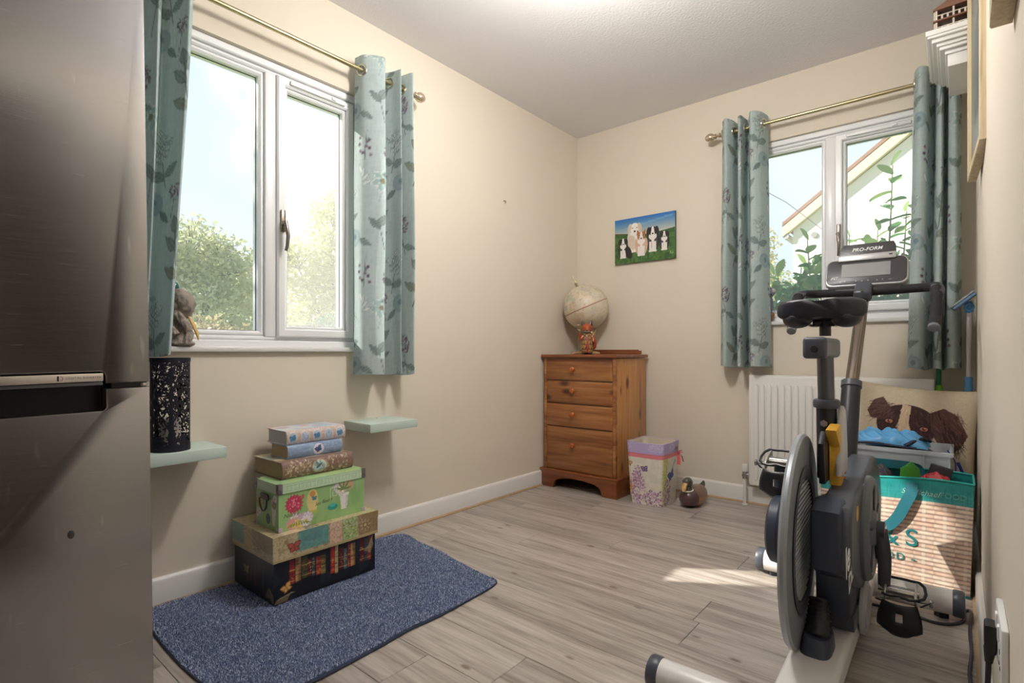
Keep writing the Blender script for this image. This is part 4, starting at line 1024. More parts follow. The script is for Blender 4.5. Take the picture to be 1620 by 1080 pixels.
m_.build('coat', print_mat('fox_coat_paint', .4, coat=.3), fx, fix=False)
MB().sphere((-.017, -.012, .008), (.016, .026, .010), 14, 8).sphere((.017, -.012, .008), (.016, .026, .010), 14, 8).sphere((0, .004, .014), (.034, .028, .014), 18, 8).build('feet', M_fxd, fx)
hd = MB().sphere((0, -.004, .168), (.034, .032, .029), 24, 16)
hd.tube([(0, -.02, .163), (-.004, -.038, .157), (-.006, -.056, .152)], [.022, .014, .004], 14)
hd.build('head', M_fox, fx)
for s in (-1, 1):
    MB().tube([(s * .022, .004, .184), (s * .027, .006, .200), (s * .031, .006, .218)], [.013, .008, .0012], 10, flat=.5).build('ear', M_fxd, fx)
    MB().sphere((s * .012, -.032, .172), .0028, 10, 6).build('eye', M_black, fx)
MB().tube([(0, -.014, .152), (-.004, -.034, .146), (-.005, -.050, .148)], [.020, .012, .004], 12, flat=.6).build('muzzle', M_fcream, fx)
MB().sphere((-.006, -.057, .152), .004, 10, 6).build('nose', M_black, fx)
MB().torus(.022, .006, 20, 8, M=Matrix.Translation((0, 0, .142)) @ Matrix.Diagonal((1, .8, 1, 1))).build('collar', mat('fox_collar', (104, 116, 128), .5), fx)
MB().tube([(-.028, -.004, .118), (-.046, -.014, .095), (-.052, -.026, .120), (-.048, -.034, .142)], [.012, .010, .008, .007], 10).build('arm', M_fox, fx)
MB().tube([(.028, 0, .120), (.040, -.008, .10), (.036, -.016, .078)], [.012, .010, .008], 10).build('arm', M_fox, fx)
MB().torus(.017, .0022, 24, 8, M=frame_m((-.056, -.036, .170), (1, 0, 0), (0, 0, 1))).tube([(-.050, -.036, .154), (-.046, -.034, .138)], .0025, 8).build('magnifying_glass', mat('old_brass', (150, 130, 96), .3, 1), fx)
MB().tube([(.03, .018, .03), (.048, .022, .05), (.052, .014, .085), (.046, .012, .108)], [.012, .015, .013, .004], 12).build('tail', mat('fox_tail', (150, 60, 34), .3, coat=.4), fx)
MB().sphere((.030, .006, .136), (.012, .010, .014), 12, 8).build('shoulder_bag', mat('fox_gold', (196, 160, 90), .3, .5), fx)

# ================================================================== PAPER BIN
bn = thing('waste_bin', 'floral paper bin with lilac rim and pink ribbon bow', 'bin', (.735, -.325, 0))
def bin_loop(q, h, th=0):
    a = .099 + .016 * q - th; b = .105 + .016 * q - th; r = .030; pts = []
    for cx, cy, s in ((a - r, -b + r, -PI / 2), (a - r, b - r, 0), (-a + r, b - r, PI / 2), (-a + r, -b + r, PI)):
        for k in range(9): t = s + PI / 2 * k / 8; pts.append((cx + r * math.cos(t), cy + r * math.sin(t)))
    return pts
def dens(pts, n):
    P = np.array(pts + [pts[0]]); d = np.concatenate([[0], np.cumsum(np.hypot(*np.diff(P, axis=0).T))]); s = np.linspace(0, d[-1], n + 1)
    return np.stack([np.interp(s, d, P[:, 0]), np.interp(s, d, P[:, 1])], 1)
hb = .352; nb = 400
L0, L1 = dens(bin_loop(0, 0), nb), dens(bin_loop(1, 0), nb)
def bin_z(U, V):
    k = np.round(U * nb).astype(int); x = L1[k, 0]; y = L1[k, 1]
    dip = .012 * (1 - np.clip(np.maximum(np.abs(x), np.abs(y)) / .12, 0, 1)) ; bow = -.014 * np.cos(np.arctan2(y, x) * 2 + .0) * 0
    return hb * V + V ** 6 * (.003 * np.abs(np.sin(np.arctan2(y, x) * 2 )) )
def bin_pos(U, V):
    k = np.round(U * nb).astype(int); P = L0[k] * (1 - V[:, None]) + L1[k] * V[:, None]
    return np.stack([P[:, 0], P[:, 1], bin_z(U, V)], 1)
def bin_paint(U, V):
    per = .82; A = U * per; B = V * hb; p = Paint(A, B, (226, 222, 206), .0014); p.noise(40, 40, 3, (206, 206, 190), .5); rs = random.Random(21)
    # A runs: starts at the corner +x,-y going round; front (-y) face lies at the end, +x face at the beginning
    for face, w0 in ((.0, .2), (.62, .2)): pass
    p.rect(.03, .085, 0, .27, (206, 206, 120), .75)
    for q in range(90): p.leaf(rs.uniform(.03, .085), rs.uniform(0, .27), .010, .004, rs.uniform(0, 6.3), rs.choice([(160, 160, 70), (224, 224, 170), (170, 150, 90)]))
    def lilac(cx, cy, rx, ry, n, sd): p.dots(cx, cy, rx, ry, n, .0048, [(170, 126, 160), (196, 160, 186), (140, 100, 140), (214, 186, 206)], sd)
    lilac(.70, .09, .05, .10, 230, 2); lilac(.70, .16, .028, .06, 80, 3); lilac(.09, .07, .05, .08, 150, 4); lilac(.79, .04, .05, .05, 120, 6); lilac(.02, .04, .03, .05, 70, 8)
    for (x, y, c) in ((.635, .13, (226, 176, 120)), (.63, .10, (232, 190, 110)), (.65, .095, (222, 150, 100)), (.622, .16, (216, 150, 120)), (.64, .07, (236, 206, 150))): p.flower(x, y, .026, 6, c, (206, 130, 90), (190, 140, 100))
    for q in range(5): p.leaf(.62 + .01 * q, .0, .06, .012, 1.2 + .15 * q, (130, 160, 90))
    p.butterfly(.745, .205, .028, (150, 120, 170), (70, 50, 90), .2); p.butterfly(.650, .228, .026, (222, 180, 130), (120, 80, 60), -.3); p.butterfly(.135, .165, .050, (76, 100, 176), (44, 50, 96), .5)
    for q in range(10): p.leaf(.12 + .008 * q, .18 + .006 * q, .03, .010, .5 + .2 * q, (170, 190, 190))
    p.rect(-.1, per + .1, .268, .292, (222, 128, 136)); p.rect(-.1, per + .1, .292, .40, (184, 168, 210)); p.rect(-.1, per + .1, .288, .291, (196, 96, 110), .6)
    for cx in (.80, .0, .13, .63, .3): p.dots(cx, .325, .035, .022, 120, .0022, [(214, 204, 232), (200, 190, 222)], int(cx * 100))
    return p.c
m_ = MB(); grid_into(m_, nb, 160, bin_pos, bin_paint)
bo = m_.build('bin_wall', M_card, bn, ang=60, fix=False)
s = bo.modifiers.new('thickness', 'SOLIDIFY'); s.thickness = .004; s.offset = -1
mi = MB(); vs = [(x * .955, y * .955, .01) for x, y in L0[:-1]] + [(x * .962, y * .962, bin_z(np.array([i / nb]), np.array([1.0]))[0] - .002) for i, (x, y) in enumerate(L1[:-1])]
mi.add(vs, [(i, (i + 1) % nb, nb + (i + 1) % nb, nb + i) for i in range(nb)] + [tuple(range(nb))]).build('lining', mat('bin_lining', (214, 204, 186), .8), bn)
MB().span((.113, .045, .305), (.1165, .080, .322), .002).build('handle_slot', mat('slot_brown', (136, 116, 112), .6), bn)
M_rib = mat('pink_ribbon', (216, 100, 104), .4)
bw = MB(); c = Vector((.112, .10, .280))
bw.sphere(c, (.008, .006, .008), 12, 8)
for s_, a in ((-1, .3), (1, -.1)): bw.tube([c, c + Vector((.012, s_ * .012, .016)), c + Vector((.016, s_ * .020, .006)), c + Vector((.006, s_ * .006, -.002))], [.003, .006, .006, .003], 8, flat=.4)
bw.tube([c, c + Vector((.008, -.012, -.03)), c + Vector((.010, -.020, -.065))], [.004, .010, .011], 8, flat=.18)
bw.tube([c, c + Vector((.012, .020, -.02)), c + Vector((.015, .035, -.055))], [.003, .006, .005], 8, flat=.2)
bw.build('ribbon_bow', M_rib, bn)

# ================================================================== DUCK DECOY
dk = thing('duck_decoy', 'carved wooden duck decoy beside the floral bin', 'duck ornament', (.945, -.275, 0), R(-4))
M_dk1 = mat('duck_purple_breast', (92, 64, 66), .28, var=.2, scale=25, coat=.4); M_dk2 = mat('duck_brown_back', (120, 96, 80), .35, var=.3, scale=60, coat=.3); M_dk3 = wood_mat('duck_flank', (186, 140, 92), (166, 120, 74), (136, 92, 54), 'Y', 2, .35, coat=.3); M_dk4 = mat('duck_head_dark', (78, 76, 64), .3, var=.2, scale=40, coat=.4)
def body(path, rads, name, m, fl=1.0):
    return MB().tube(path, rads, 24, flat=fl).build(name, m, dk)
# the duck looks along -y (towards the viewer), body stretches to +y
vs = []; prof = [(-.088, .004, .052), (-.080, .030, .050), (-.062, .046, .050), (-.030, .058, .050), (.0, .062, .049), (.04, .062, .050), (.08, .056, .054), (.11, .042, .060), (.135, .022, .068), (.155, .005, .074)]
nn = 28; fs = []; 
for (yy, r, zc) in prof:
    for j in range(nn):
        a = 2 * PI * j / nn; zz = math.sin(a); vs.append((r * math.cos(a), yy, max(.002, zc + (r * 1.0 if zz > 0 else .05 * r / .06) * zz)))
for i in range(len(prof) - 1):
    for j in range(nn): fs.append((i * nn + j, i * nn + (j + 1) % nn, (i + 1) * nn + (j + 1) % nn, (i + 1) * nn + j))
fs.append(tuple(range(nn))); fs.append(tuple((len(prof) - 1) * nn + j for j in range(nn)))
b_ = MB(); b_.add(vs, fs)
for k, f in enumerate(b_.f):
    ym = sum(b_.v[i][1] for i in f) / len(f); zm = sum(b_.v[i][2] for i in f) / len(f)
    b_.m[k] = 0 if ym < -.035 else (1 if zm > .058 else 2)
b_.build('duck_body', [M_dk1, M_dk2, M_dk3], dk, ang=60)
MB().tube([(0, -.045, .085), (0, -.050, .105), (0, -.050, .118)], [.030, .026, .024], 18).build('neck', M_dk4, dk)
MB().torus(.0275, .004, 24, 8, M=Matrix.Translation((0, -.049, .098)) @ Matrix.Rotation(R(8), 4, 'X')).build('neck_ring', mat('duck_white', (226, 220, 206), .4), dk)
MB().sphere((0, -.050, .140), (.026, .034, .030), 20, 14).build('duck_head', M_dk4, dk)
bl = MB(); bl.tube([(0, -.070, .145), (0, -.088, .130), (0, -.098, .112), (0, -.101, .100)], [.014, .013, .0145, .010], 14, flat=.55).build('bill', mat('duck_bill', (196, 158, 96), .35), dk)
for s in (-1, 1): MB().sphere((s * .0215, -.064, .148), .004, 10, 6).build('eye', M_black, dk)
MB().tube([(0, .12, .085), (0, .145, .100), (0, .155, .115)], [.022, .014, .004], 10, flat=.5).build('tail_curl', mat('duck_tail', (74, 76, 64), .4), dk)

# ================================================================== DOG CANVAS, HOOK
cv = thing('canvas_picture', 'small canvas painting of five sitting collie dogs on a green field', 'picture', (.527, 0, 1.608))
cw, chh = .424, .298
def dog_paint(f, A, B):
    p = Paint(A, B, (60, 120, 190), .0016); w, h = A.max(), B.max()
    if f != 'y': return Paint(A, B, (60, 66, 60)).c
    # field, sky bands, hills
    p.rect(-1, 2, -1, 2, (66, 106, 50)); p.noise(60, 60, 5, (44, 80, 36), .7, .45, .65); p.noise(90, 40, 6, (92, 130, 66), .5, .55, .7)
    for k in range(30): t = k / 29; p.rect(-1, 2, h * (.58 + .42 * t), h * (.58 + .42 * (t + .04)), tuple(int(a + (b - a) * t) for a, b in zip((214, 206, 176), (30, 104, 186))))
    for k in range(7): p.line([(w * (.05 + .13 * k), h * (.76 + .028 * k)), (w * (.30 + .13 * k), h * (.775 + .026 * k))], .004, (140, 190, 220), .5)
    p.poly([(0, h * .70), (w * .22, h * .66), (w * .55, h * .60), (w * .8, h * .625), (w, h * .66), (w, h * .50), (0, h * .56)], (52, 90, 44)); p.poly([(0, h * .60), (w * .4, h * .55), (w, h * .56), (w, h * .46), (0, h * .46)], (74, 116, 56), .8)
    p.poly([(0, h * .70), (w * .22, h * .66), (w * .22, h * .645), (0, h * .67)], (96, 66, 44), .8)
    W = (232, 226, 222); K = (34, 32, 38); T = (166, 104, 62)
    def dog(cx, by, s, coat, mask, blaze=True):
        p.ell(cx, by + .050 * s, .030 * s, .052 * s, W); p.ell(cx - .022 * s, by + .052 * s, .016 * s, .048 * s, coat, .12, .95); p.ell(cx + .024 * s, by + .052 * s, .016 * s, .048 * s, coat, -.12, .95)
        for q in (-1, 1): p.rect(cx + q * .014 * s - .007 * s, cx + q * .014 * s + .007 * s, by, by + .055 * s, W); p.ell(cx + q * .014 * s, by + .003 * s, .010 * s, .006 * s, W)
        p.ell(cx, by + .085 * s, .024 * s, .020 * s, W)
        p.ell(cx, by + .115 * s, .025 * s, .026 * s, mask)
        for q in (-1, 1):
            if mask == T: p.poly([(cx + q * .008 * s, by + .130 * s), (cx + q * .026 * s, by + .156 * s), (cx + q * .029 * s, by + .118 * s)], mask)
            else: p.ell(cx + q * .027 * s, by + .118 * s, .010 * s, .022 * s, mask if blaze else (206, 190, 170), q * .25)
        if blaze: p.poly([(cx - .005 * s, by + .140 * s), (cx + .005 * s, by + .140 * s), (cx + .012 * s, by + .10 * s), (cx - .012 * s, by + .10 * s)], W)
        p.ell(cx, by + .098 * s, .012 * s, .010 * s, W); p.ell(cx, by + .100 * s, .0055 * s, .0045 * s, (40, 30, 32))
        for q in (-1, 1): p.ell(cx + q * .011 * s, by + .117 * s, .0028 * s, .0028 * s, (20, 16, 16))
    dog(w * .345, h * .24, 1.35, (214, 206, 196), (236, 232, 226), False); p.ell(w * .30, h * .45, .03, .05, (206, 186, 166), .2, .8)
    dog(w * .145, h * .13, .93, K, K); p.ell(w * .24, h * .24, .022, .045, K, .3)
    dog(w * .645, h * .20, 1.15, K, K); dog(w * .455, h * .14, 1.12, (206, 170, 140), T); dog(w * .83, h * .20, .86, K, K)
    p.line([(w * .92, h * .1), (w * .93, h * .16), (w * .94, h * .1)], .002, (170, 196, 150)); p.line([(w * .95, h * .11), (w * .97, h * .11), (w * .96, h * .15)], .002, (170, 196, 150))
    return p.c
m_ = MB(); painted_box(m_, (-cw / 2, -.019, -chh / 2), (cw / 2, -.0008, chh / 2), .0017, dog_paint); m_.build('canvas', print_mat('oil_canvas', .5, .1, 700), cv, fix=False)
hk = thing('wall_hook', 'tiny metal hook screwed into the bare long wall', 'hook', (0, -.807, 1.779))
MB().cyl((0, 0, 0), (.010, 0, 0), .0025, n=10).tube([(.010, 0, 0), (.016, 0, -.004), (.017, 0, -.012), (.012, 0, -.016)], .002, 8).build('hook_wire', mat('dull_metal', (120, 110, 96), .4, .8), hk)

# ================================================================== SILL ORNAMENTS
so = thing('driftwood_ornament', 'knotted driftwood bird ornament with green head on the big window sill', 'ornament', (.000, -2.545, .889), R(60))
M_drift = mat('driftwood', (150, 138, 128), .8, var=.5, scale=38, bump=.8, bscale=90)
dw = MB()
for pth, rad in (([(0, 0, .002), (.004, .01, .05), (-.012, .008, .09), (.010, .0, .125), (.018, -.01, .155), (.0, -.012, .18), (-.018, -.01, .185)], [.034, .027, .023, .027, .031, .024, .014]), ([(.02, -.02, .01), (.030, -.015, .05), (.012, -.024, .09), (-.012, -.018, .13), (.014, -.022, .165)], [.014, .012, .014, .012, .010]), ([(-.005, -.026, .04), (-.024, -.016, .075), (-.030, 0, .11), (-.012, .018, .15), (.018, .016, .175)], [.010, .010, .011, .010, .008])):
    rr_ = np.interp(np.linspace(0, 1, 60), np.linspace(0, 1, len(rad)), rad).tolist(); dw.tube([tuple(v) for v in catmull(pth, 60)], rr_, 28)
dw.sphere((.004, 0, .010), (.042, .034, .012), 40, 16)
for k, v in enumerate(dw.v):
    q = Vector(v); dd = mnoise.noise(q * 60) * .006 + mnoise.noise(Vector((q.x * 160, q.y * 160, q.z * 50))) * .004; c = Vector((0, 0, q.z)); n_ = (q - c).normalized() if (q - c).length > 1e-6 else Vector((0, 0, 1)); z_ = q.z; q = q + n_ * dd; q.z = max(z_, .0005); dw.v[k] = tuple(q)
dw.build('driftwood', M_drift, so)
MB().sphere((-.020, -.008, .208), (.019, .019, .021), 20, 12).build('bird_head', mat('teal_glaze', (40, 92, 92), .2, coat=.5), so)
MB().tube([(-.02, -.010, .19), (-.018, -.012, .165), (-.014, -.014, .15)], [.015, .014, .006], 12).build('bird_breast', mat('yellow_breast', (190, 176, 84), .4), so)
MB().tube([(.018, .0, .12), (.038, .0, .08), (.052, .0, .045), (.056, .0, .022)], [.006, .014, .013, .004], 12, flat=.4).build('wing_feather', mat('ochre_feather', (206, 164, 92), .5), so)
s2 = thing('owl_figurine', 'grey bird figurine on a brown base, on the window sill behind the bike', 'figurine', (1.278, -.002, 1.039), R(20))
M_ow = mat('grey_feathers', (120, 122, 132), .6, var=.45, scale=45, bump=.4, bscale=120)
MB().tube([(0, 0, .05), (.004, 0, .075), (.0, 0, .11), (-.002, -.004, .14)], [.016, .024, .026, .022], 16).build('bird_body', M_ow, s2)
MB().sphere((.002, -.004, .165), (.032, .028, .030), 18, 12).build('bird_head', M_ow, s2)
MB().sphere((.022, -.016, .172), (.014, .012, .014), 12, 8).build('face_disc', mat('owl_face', (186, 176, 170), .6), s2)
MB().sphere((.010, -.028, .150), (.006, .006, .005), 10, 6).sphere((-.012, -.027, .158), .005, 10, 6).build('eye_and_beak', M_black, s2)
MB().sphere((.0, 0, .022), (.030, .026, .022), 16, 10).sphere((.016, -.004, .038), (.016, .016, .016), 12, 8).sphere((-.012, .004, .042), (.014, .014, .014), 12, 8).build('log_base', mat('brown_base', (134, 96, 66), .6, var=.4, scale=40, bump=.5), s2)

# ================================================================== RADIATOR
rd = thing('radiator', 'white panel radiator under the smaller window', 'radiator', (1.605, 0, 0))
M_rad = mat('radiator_white', (234, 232, 228), .3)
rw = .405; z0, z1 = .122, .735; yF = -.085
MB().prism([(-rw, z0), (rw, z0), (rw, z1), (-rw, z1)], yF, yF + .045, M=Matrix(((1, 0, 0, 0), (0, 0, 1, 0), (0, 1, 0, 0), (0, 0, 0, 1))), bevel=.008, seg=3).build('panel', M_rad, rd)
fl = MB(); x = -rw + .035
rib = None
while x < rw - .03:
    m_ = MB(); m_.prism([(-.0125, z0 + .05), (-.008, z0 + .035), (.008, z0 + .035), (.0125, z0 + .05), (.0125, z1 - .06), (.008, z1 - .045), (-.008, z1 - .045), (-.0125, z1 - .06)], yF - .008, yF + .002, M=Matrix(((1, 0, 0, 0), (0, 0, 1, 0), (0, 1, 0, 0), (0, 0, 0, 1))), bevel=.004, seg=2) if rib is None else None
    if rib is None: rib = m_.build('flute', M_rad, rd); rib.location = (x, 0, 0)
    else:
        c = rib.copy(); COL.objects.link(c); c.parent = rd; c.location = (x, 0, 0)
    x += .0335
for sx in (-1, 1):
    MB().span((sx * rw - .004, yF + .004, z0 + .01), (sx * rw + .004, -.03, z1 + .004), .003).build('side_panel', M_rad, rd)
MB().span((-rw, yF + .006, z1 - .002), (rw, -.03, z1 + .006), .002).build('top_grille', M_rad, rd)
for sx in (-.25, .25): MB().span((sx - .015, -.04, .2), (sx + .015, -.0005, .65), .002).build('bracket', M_rad, rd)
vx = -rw - .032
M_chr = mat('chrome_valve', (196, 196, 200), .2, 1)
MB().cyl((vx, -.06, .0), (vx, -.06, .165), .0085, n=14).build('pipe', M_white, rd)
MB().cyl((vx, -.06, .150), (vx, -.06, .192), .013, n=8).cyl((vx, -.06, .172), (-rw + .002, -.06, .172), .010, n=12).cyl((vx, -.06, .165), (vx, -.06, .172), .017, n=8).build('valve_body', M_chr, rd)
MB().cyl((vx, -.06, .190), (vx, -.06, .232), .018, .016, n=20, bevel=.004).build('valve_head', M_white, rd)
MB().cyl((vx, -.06, .0), (vx, -.06, .006), .016, n=18).build('pipe_collar', M_white, rd)

# ================================================================== RIGHT WALL: frames, shelf, socket
M_frame = wood_mat('limed_frame', (212, 196, 166), (198, 180, 148), (170, 150, 118), 'Z', 2, .55)
M_mount = mat('picture_mount', (226, 222, 214), .7)
def wall_frame(label, y0, y1, z0, z1, rz, th=.026, w=.022):
    t = thing('picture_frame', label, 'picture frame', (XR, (y0 + y1) / 2, z0), rz)
    h = (y1 - y0) / 2; H = z1 - z0
    M = Matrix(((0, -1, 0, 0), (1, 0, 0, 0), (0, 0, 1, 0), (0, 0, 0, 1)))
    MB().ring(-h, h, 0, H, w, 0.001, th, M=M, bev=.002).build('frame_moulding', M_frame, t)
    MB().span((-.010, -h + .015, .015), (-.004, h - .015, H - .015)).build('mount_board', M_mount, t)
    MB().span((-.0115, -h * .6, H * .25), (-.0105, h * .6, H * .75)).build('print', mat('frame_print', (150, 170, 170), .6, var=.4, scale=12), t)
    MB().span((-.016, -h + .018, .018), (-.014, h - .018, H - .018)).build('pane', M_glass, t)
    return t
wall_frame('limed wood picture frame hanging next to the white wall shelf', -1.19, -.70, 1.479, 2.15, R(2.6))
wall_frame('limed wood picture frame hanging above the plug socket', -2.49, -2.18, 1.34, 1.80, 0)

ws = thing('wall_shelf', 'white moulded wall shelf high on the right wall', 'shelf', (XR, -.49, 1.935))
steps = [(.155, .23, .105, .125), (.150, .225, .096, .106), (.138, .212, .082, .097), (.124, .198, .070, .083), (.116, .190, .058, .071), (.100, .174, .044, .059), (.092, .166, .0, .045)]
mb = MB()
for dx, hy_, a, b in steps: mb.span((-dx, -hy_, a), (-.0005, hy_ - .02, b), .003)
mb.build('shelf_moulding', M_white, ws)
hs = thing('model_building', 'dark two storey model building with white railings on the wall shelf', 'ornament', (XR - .075, -.50, 2.060))
M_mdk = mat('model_dark', (46, 30, 26), .6); M_mrf = mat('model_roof', (120, 84, 66), .6, var=.2, scale=60); M_mrl = mat('model_rail', (206, 196, 180), .5)
MB().span((-.055, -.165, 0), (.055, .165, .012), .001).build('base', M_mrf, hs)
MB().span((-.042, -.15, .012), (.042, .15, .092), .001).build('walls', M_mdk, hs)
for z in (.050, .092): MB().span((-.060, -.170, z), (.060, .170, z + .006), .001).build('deck', M_mrf, hs)
for z in (.012, .056):
    for s_ in (-1, 1):
        r_ = MB(); r_.span((s_ * .056 - .001, -.166, z + .014), (s_ * .056 + .001, .166, z + .017)); k = -.16
        while k < .165: r_.span((s_ * .056 - .002, k - .003, z), (s_ * .056 + .002, k + .003, z + .014 + (.02 if int(round((k + .16) / .02)) % 3 == 0 else 0))); k += .02
        r_.build('railing', M_mrl, hs)
        r_ = MB(); r_.span((-.056, s_ * .166 - .001, z + .014), (.056, s_ * .166 + .001, z + .017)); k = -.05
        while k < .055: r_.span((k - .003, s_ * .166 - .002, z), (k + .003, s_ * .166 + .002, z + .014 + (.02 if int(round((k + .05) / .0166)) % 3 == 0 else 0))); k += .0166
        r_.build('railing', M_mrl, hs)
MB().prism([(-.060, 0), (.060, 0), (.0, .032)], -.168, .168, M=Matrix(((1, 0, 0, 0), (0, 0, 1, 0), (0, 1, 0, .098), (0, 0, 0, 1)))).build('roof', M_mrf, hs)

sk = thing('wall_socket', 'white double wall socket low on the right wall', 'socket', (XR, -2.025, .389))
MB().box((-.005, 0, 0), (.010, .148, .092), .003).build('faceplate', M_upvc, sk)
for s_ in (-1, 1):
    MB().box((-.0112, s_ * .028 + .0, .024), (.003, .016, .024), .001).build('rocker_switch', M_upvc, sk)
    mb = MB()
    for (dy, dz, a, b) in ((0, .012, .004, .008), (-.011, -.010, .007, .004), (.011, -.010, .007, .004)): mb.box((-.0103, s_ * .045 + dy, -.012 + dz), (.001, a, b))
    mb.build('pin_hole_plates', mat('pin_hole', (60, 58, 60), .7), sk)  # dark plates stand in for the shade inside the pin holes
pg = thing('power_plug', 'black plug and lead pushed into the double socket', 'plug', (XR - .0105, -1.985, .376))
MB().prism([(-.022, -.022), (.022, -.022), (.024, .0), (.018, .024), (-.018, .024), (-.024, 0)], 0, .016, M=frame_m((0, 0, 0), (0, -1, 0), (0, 0, 1)), bevel=.004).build('plug_body', M_black, pg)
MB().tube([(-.008, 0, -.018), (-.009, 0, -.03), (-.010, -.001, -.045)], [.009, .0075, .0055], 12).build('cable_grip', M_black, pg)
MB().tube([tuple(v) for v in catmull([(-.010, -.001, -.04), (-.012, -.004, -.10), (-.016, -.02, -.20), (-.02, -.03, -.30), (-.02, -.02, -.355), (-.02, .05, -.371), (-.02, .12, -.371)], 40)], .0042, 10).build('lead', M_black, pg)

cd_ = thing('power_cable', 'grey black cable lying on the floor along the right wall', 'cable', (2.1, -1.05, 0))
M_cab = mat('cable_grey', (58, 52, 62), .5)
pts = [(1.873, -1.035), (1.977, -1.04), (2.04, -1.055), (2.086, -1.03), (2.112, -.98), (2.114, -.90), (2.130, -.89), (2.128, -.99), (2.126, -1.076), (2.128, -1.21), (2.122, -1.333), (2.125, -1.45), (2.123, -1.60), (2.126, -1.78), (2.127, -1.85)]
MB().tube([(v.x - 2.1, v.y + 1.05, .005) for v in catmull([(a, b, 0) for a, b in pts], 90)], .0045, 10).build('cable_run', M_cab, cd_)

# ================================================================== MOP, BROOM
M_blue = mat('mop_blue_plastic', (88, 150, 200), .35); M_poleg = mat('pole_pale_metal', (206, 200, 204), .3, .4)
mp = thing('mop', 'blue flat mop with pale handle stood upside down in the corner', 'mop', (2.130, -.100, 0))
MB().cyl((0, .045, .004), (.003, -.027, .76), .0115, n=16).build('lower_handle', M_blue, mp)
MB().cyl((.003, -.014, .62), (.003, -.028, .76), .0145, n=16, bevel=.003).build('grip_sleeve', M_blue, mp)
MB().cyl((.003, -.026, .75), (.004, -.056, 1.06), .0095, n=16).build('upper_handle', M_poleg, mp)
MB().tube([(.004, -.055, 1.04), (.004, -.058, 1.075), (.003, -.06, 1.09)], [.015, .016, .010], 14).torus(.014, .005, 18, 8, M=frame_m((.004, -.070, 1.065), (1, 0, 0), (0, 0, 1))).build('swivel_joint', M_blue, mp)
MB().box((-.012, -.080, 1.088), (.10, .076, .012), .004, rot=Matrix.Rotation(R(-42), 4, 'Y')).build('mop_plate', mat('mop_plate_blue', (96, 132, 168), .5), mp)
MB().box((-.019, -.080, 1.096), (.105, .080, .008), .003, rot=Matrix.Rotation(R(-42), 4, 'Y')).build('mop_pad', mat('mop_pad_grey', (150, 160, 166), .9, bump=.6, bscale=300), mp)
br = thing('broom', 'broom with bright green handle sleeve behind the corner curtain', 'broom', (2.028, -.048, 0))
MB().cyl((0, 0, .06), (0, 0.005, .95), .010, n=16).build('handle', mat('broom_green', (40, 130, 84), .4), br)
MB().cyl((0, 0, .60), (0, 0, .715), .0135, n=16, bevel=.003).build('grip_sleeve', mat('broom_lime', (128, 206, 70), .4), br)
MB().box((-.015, 0, .05), (.18, .04, .03), .008).build('broom_head', mat('broom_green', (40, 130, 84), .4), br)
MB().box((-.015, 0, .02), (.17, .03, .036), .004).build('bristles', mat('bristle', (90, 110, 90), .9, bump=.8, bscale=300), br)

# ================================================================== CUSHION, CRATE, JACKET, BAG
cu = thing('cushion', 'linen cushion printed with a dark brown collie face, behind the clear crate', 'cushion', (1.926, -.196, .262), R(-2))
cu.rotation_euler = (R(-5), R(4), R(-2))
M_lin = print_mat('linen_print', .9, .35, 700)
S_ = .455
def cushion_paint(U, V):
    p = Paint(U, V, (207, 191, 164), .004); p.noise(300, 60, 2, (197, 180, 152), .5); p.noise(60, 300, 3, (214, 200, 176), .5)
    D = (66, 42, 40); D2 = (96, 66, 60); Dk = (38, 24, 26); W = (208, 182, 152)
    rsd = random.Random(3)
    p.ell(.44, .60, .25, .20, D); p.ell(.45, .46, .20, .24, D)
    p.poly([(.30, .76), (.23, .86), (.15, .82), (.09, .70), (.13, .63), (.24, .62), (.34, .60)], D2); p.poly([(.62, .74), (.72, .80), (.83, .74), (.93, .56), (.88, .44), (.80, .36), (.70, .44), (.64, .58)], D2)
    p.poly([(.40, .80), (.47, .79), (.46, .62), (.53, .40), (.36, .40), (.38, .62)], W); p.ell(.45, .34, .12, .14, (216, 198, 172)); p.ell(.45, .28, .05, .035, Dk)
    def fur(x0, x1, y0, y1, n, ang, L, cols):
        for q in range(n):
            x = rsd.uniform(x0, x1); y = rsd.uniform(y0, y1); a = ang + rsd.uniform(-.45, .45); l_ = L * rsd.uniform(.5, 1.2)
            p.line([(x, y), (x + l_ * math.cos(a), y + l_ * math.sin(a))], .005, rsd.choice(cols), .85)
    fur(.14, .34, .64, .82, 90, 3.6, .07, [D, Dk, D2, (122, 90, 80)]); fur(.24, .38, .50, .76, 80, 4.2, .06, [D, Dk, D2]); fur(.50, .66, .48, .76, 90, 5.2, .06, [D, Dk, D2])
    fur(.64, .86, .46, .78, 130, 5.3, .09, [D, Dk, D2, (128, 92, 80)]); fur(.74, .90, .40, .60, 60, 5.0, .08, [D, Dk]); fur(.38, .48, .42, .78, 40, 4.7, .05, [(226, 206, 180), (190, 160, 130)])
    for ex, ey in ((.30, .615), (.585, .575)):
        p.ell(ex, ey, .042, .028, Dk); p.ell(ex, ey, .030, .019, (196, 140, 110)); p.ell(ex, ey, .018, .018, (150, 70, 50)); p.ell(ex, ey, .009, .009, (20, 12, 12)); p.ell(ex + .006, ey + .007, .004, .004, (250, 240, 230))
    return p.c
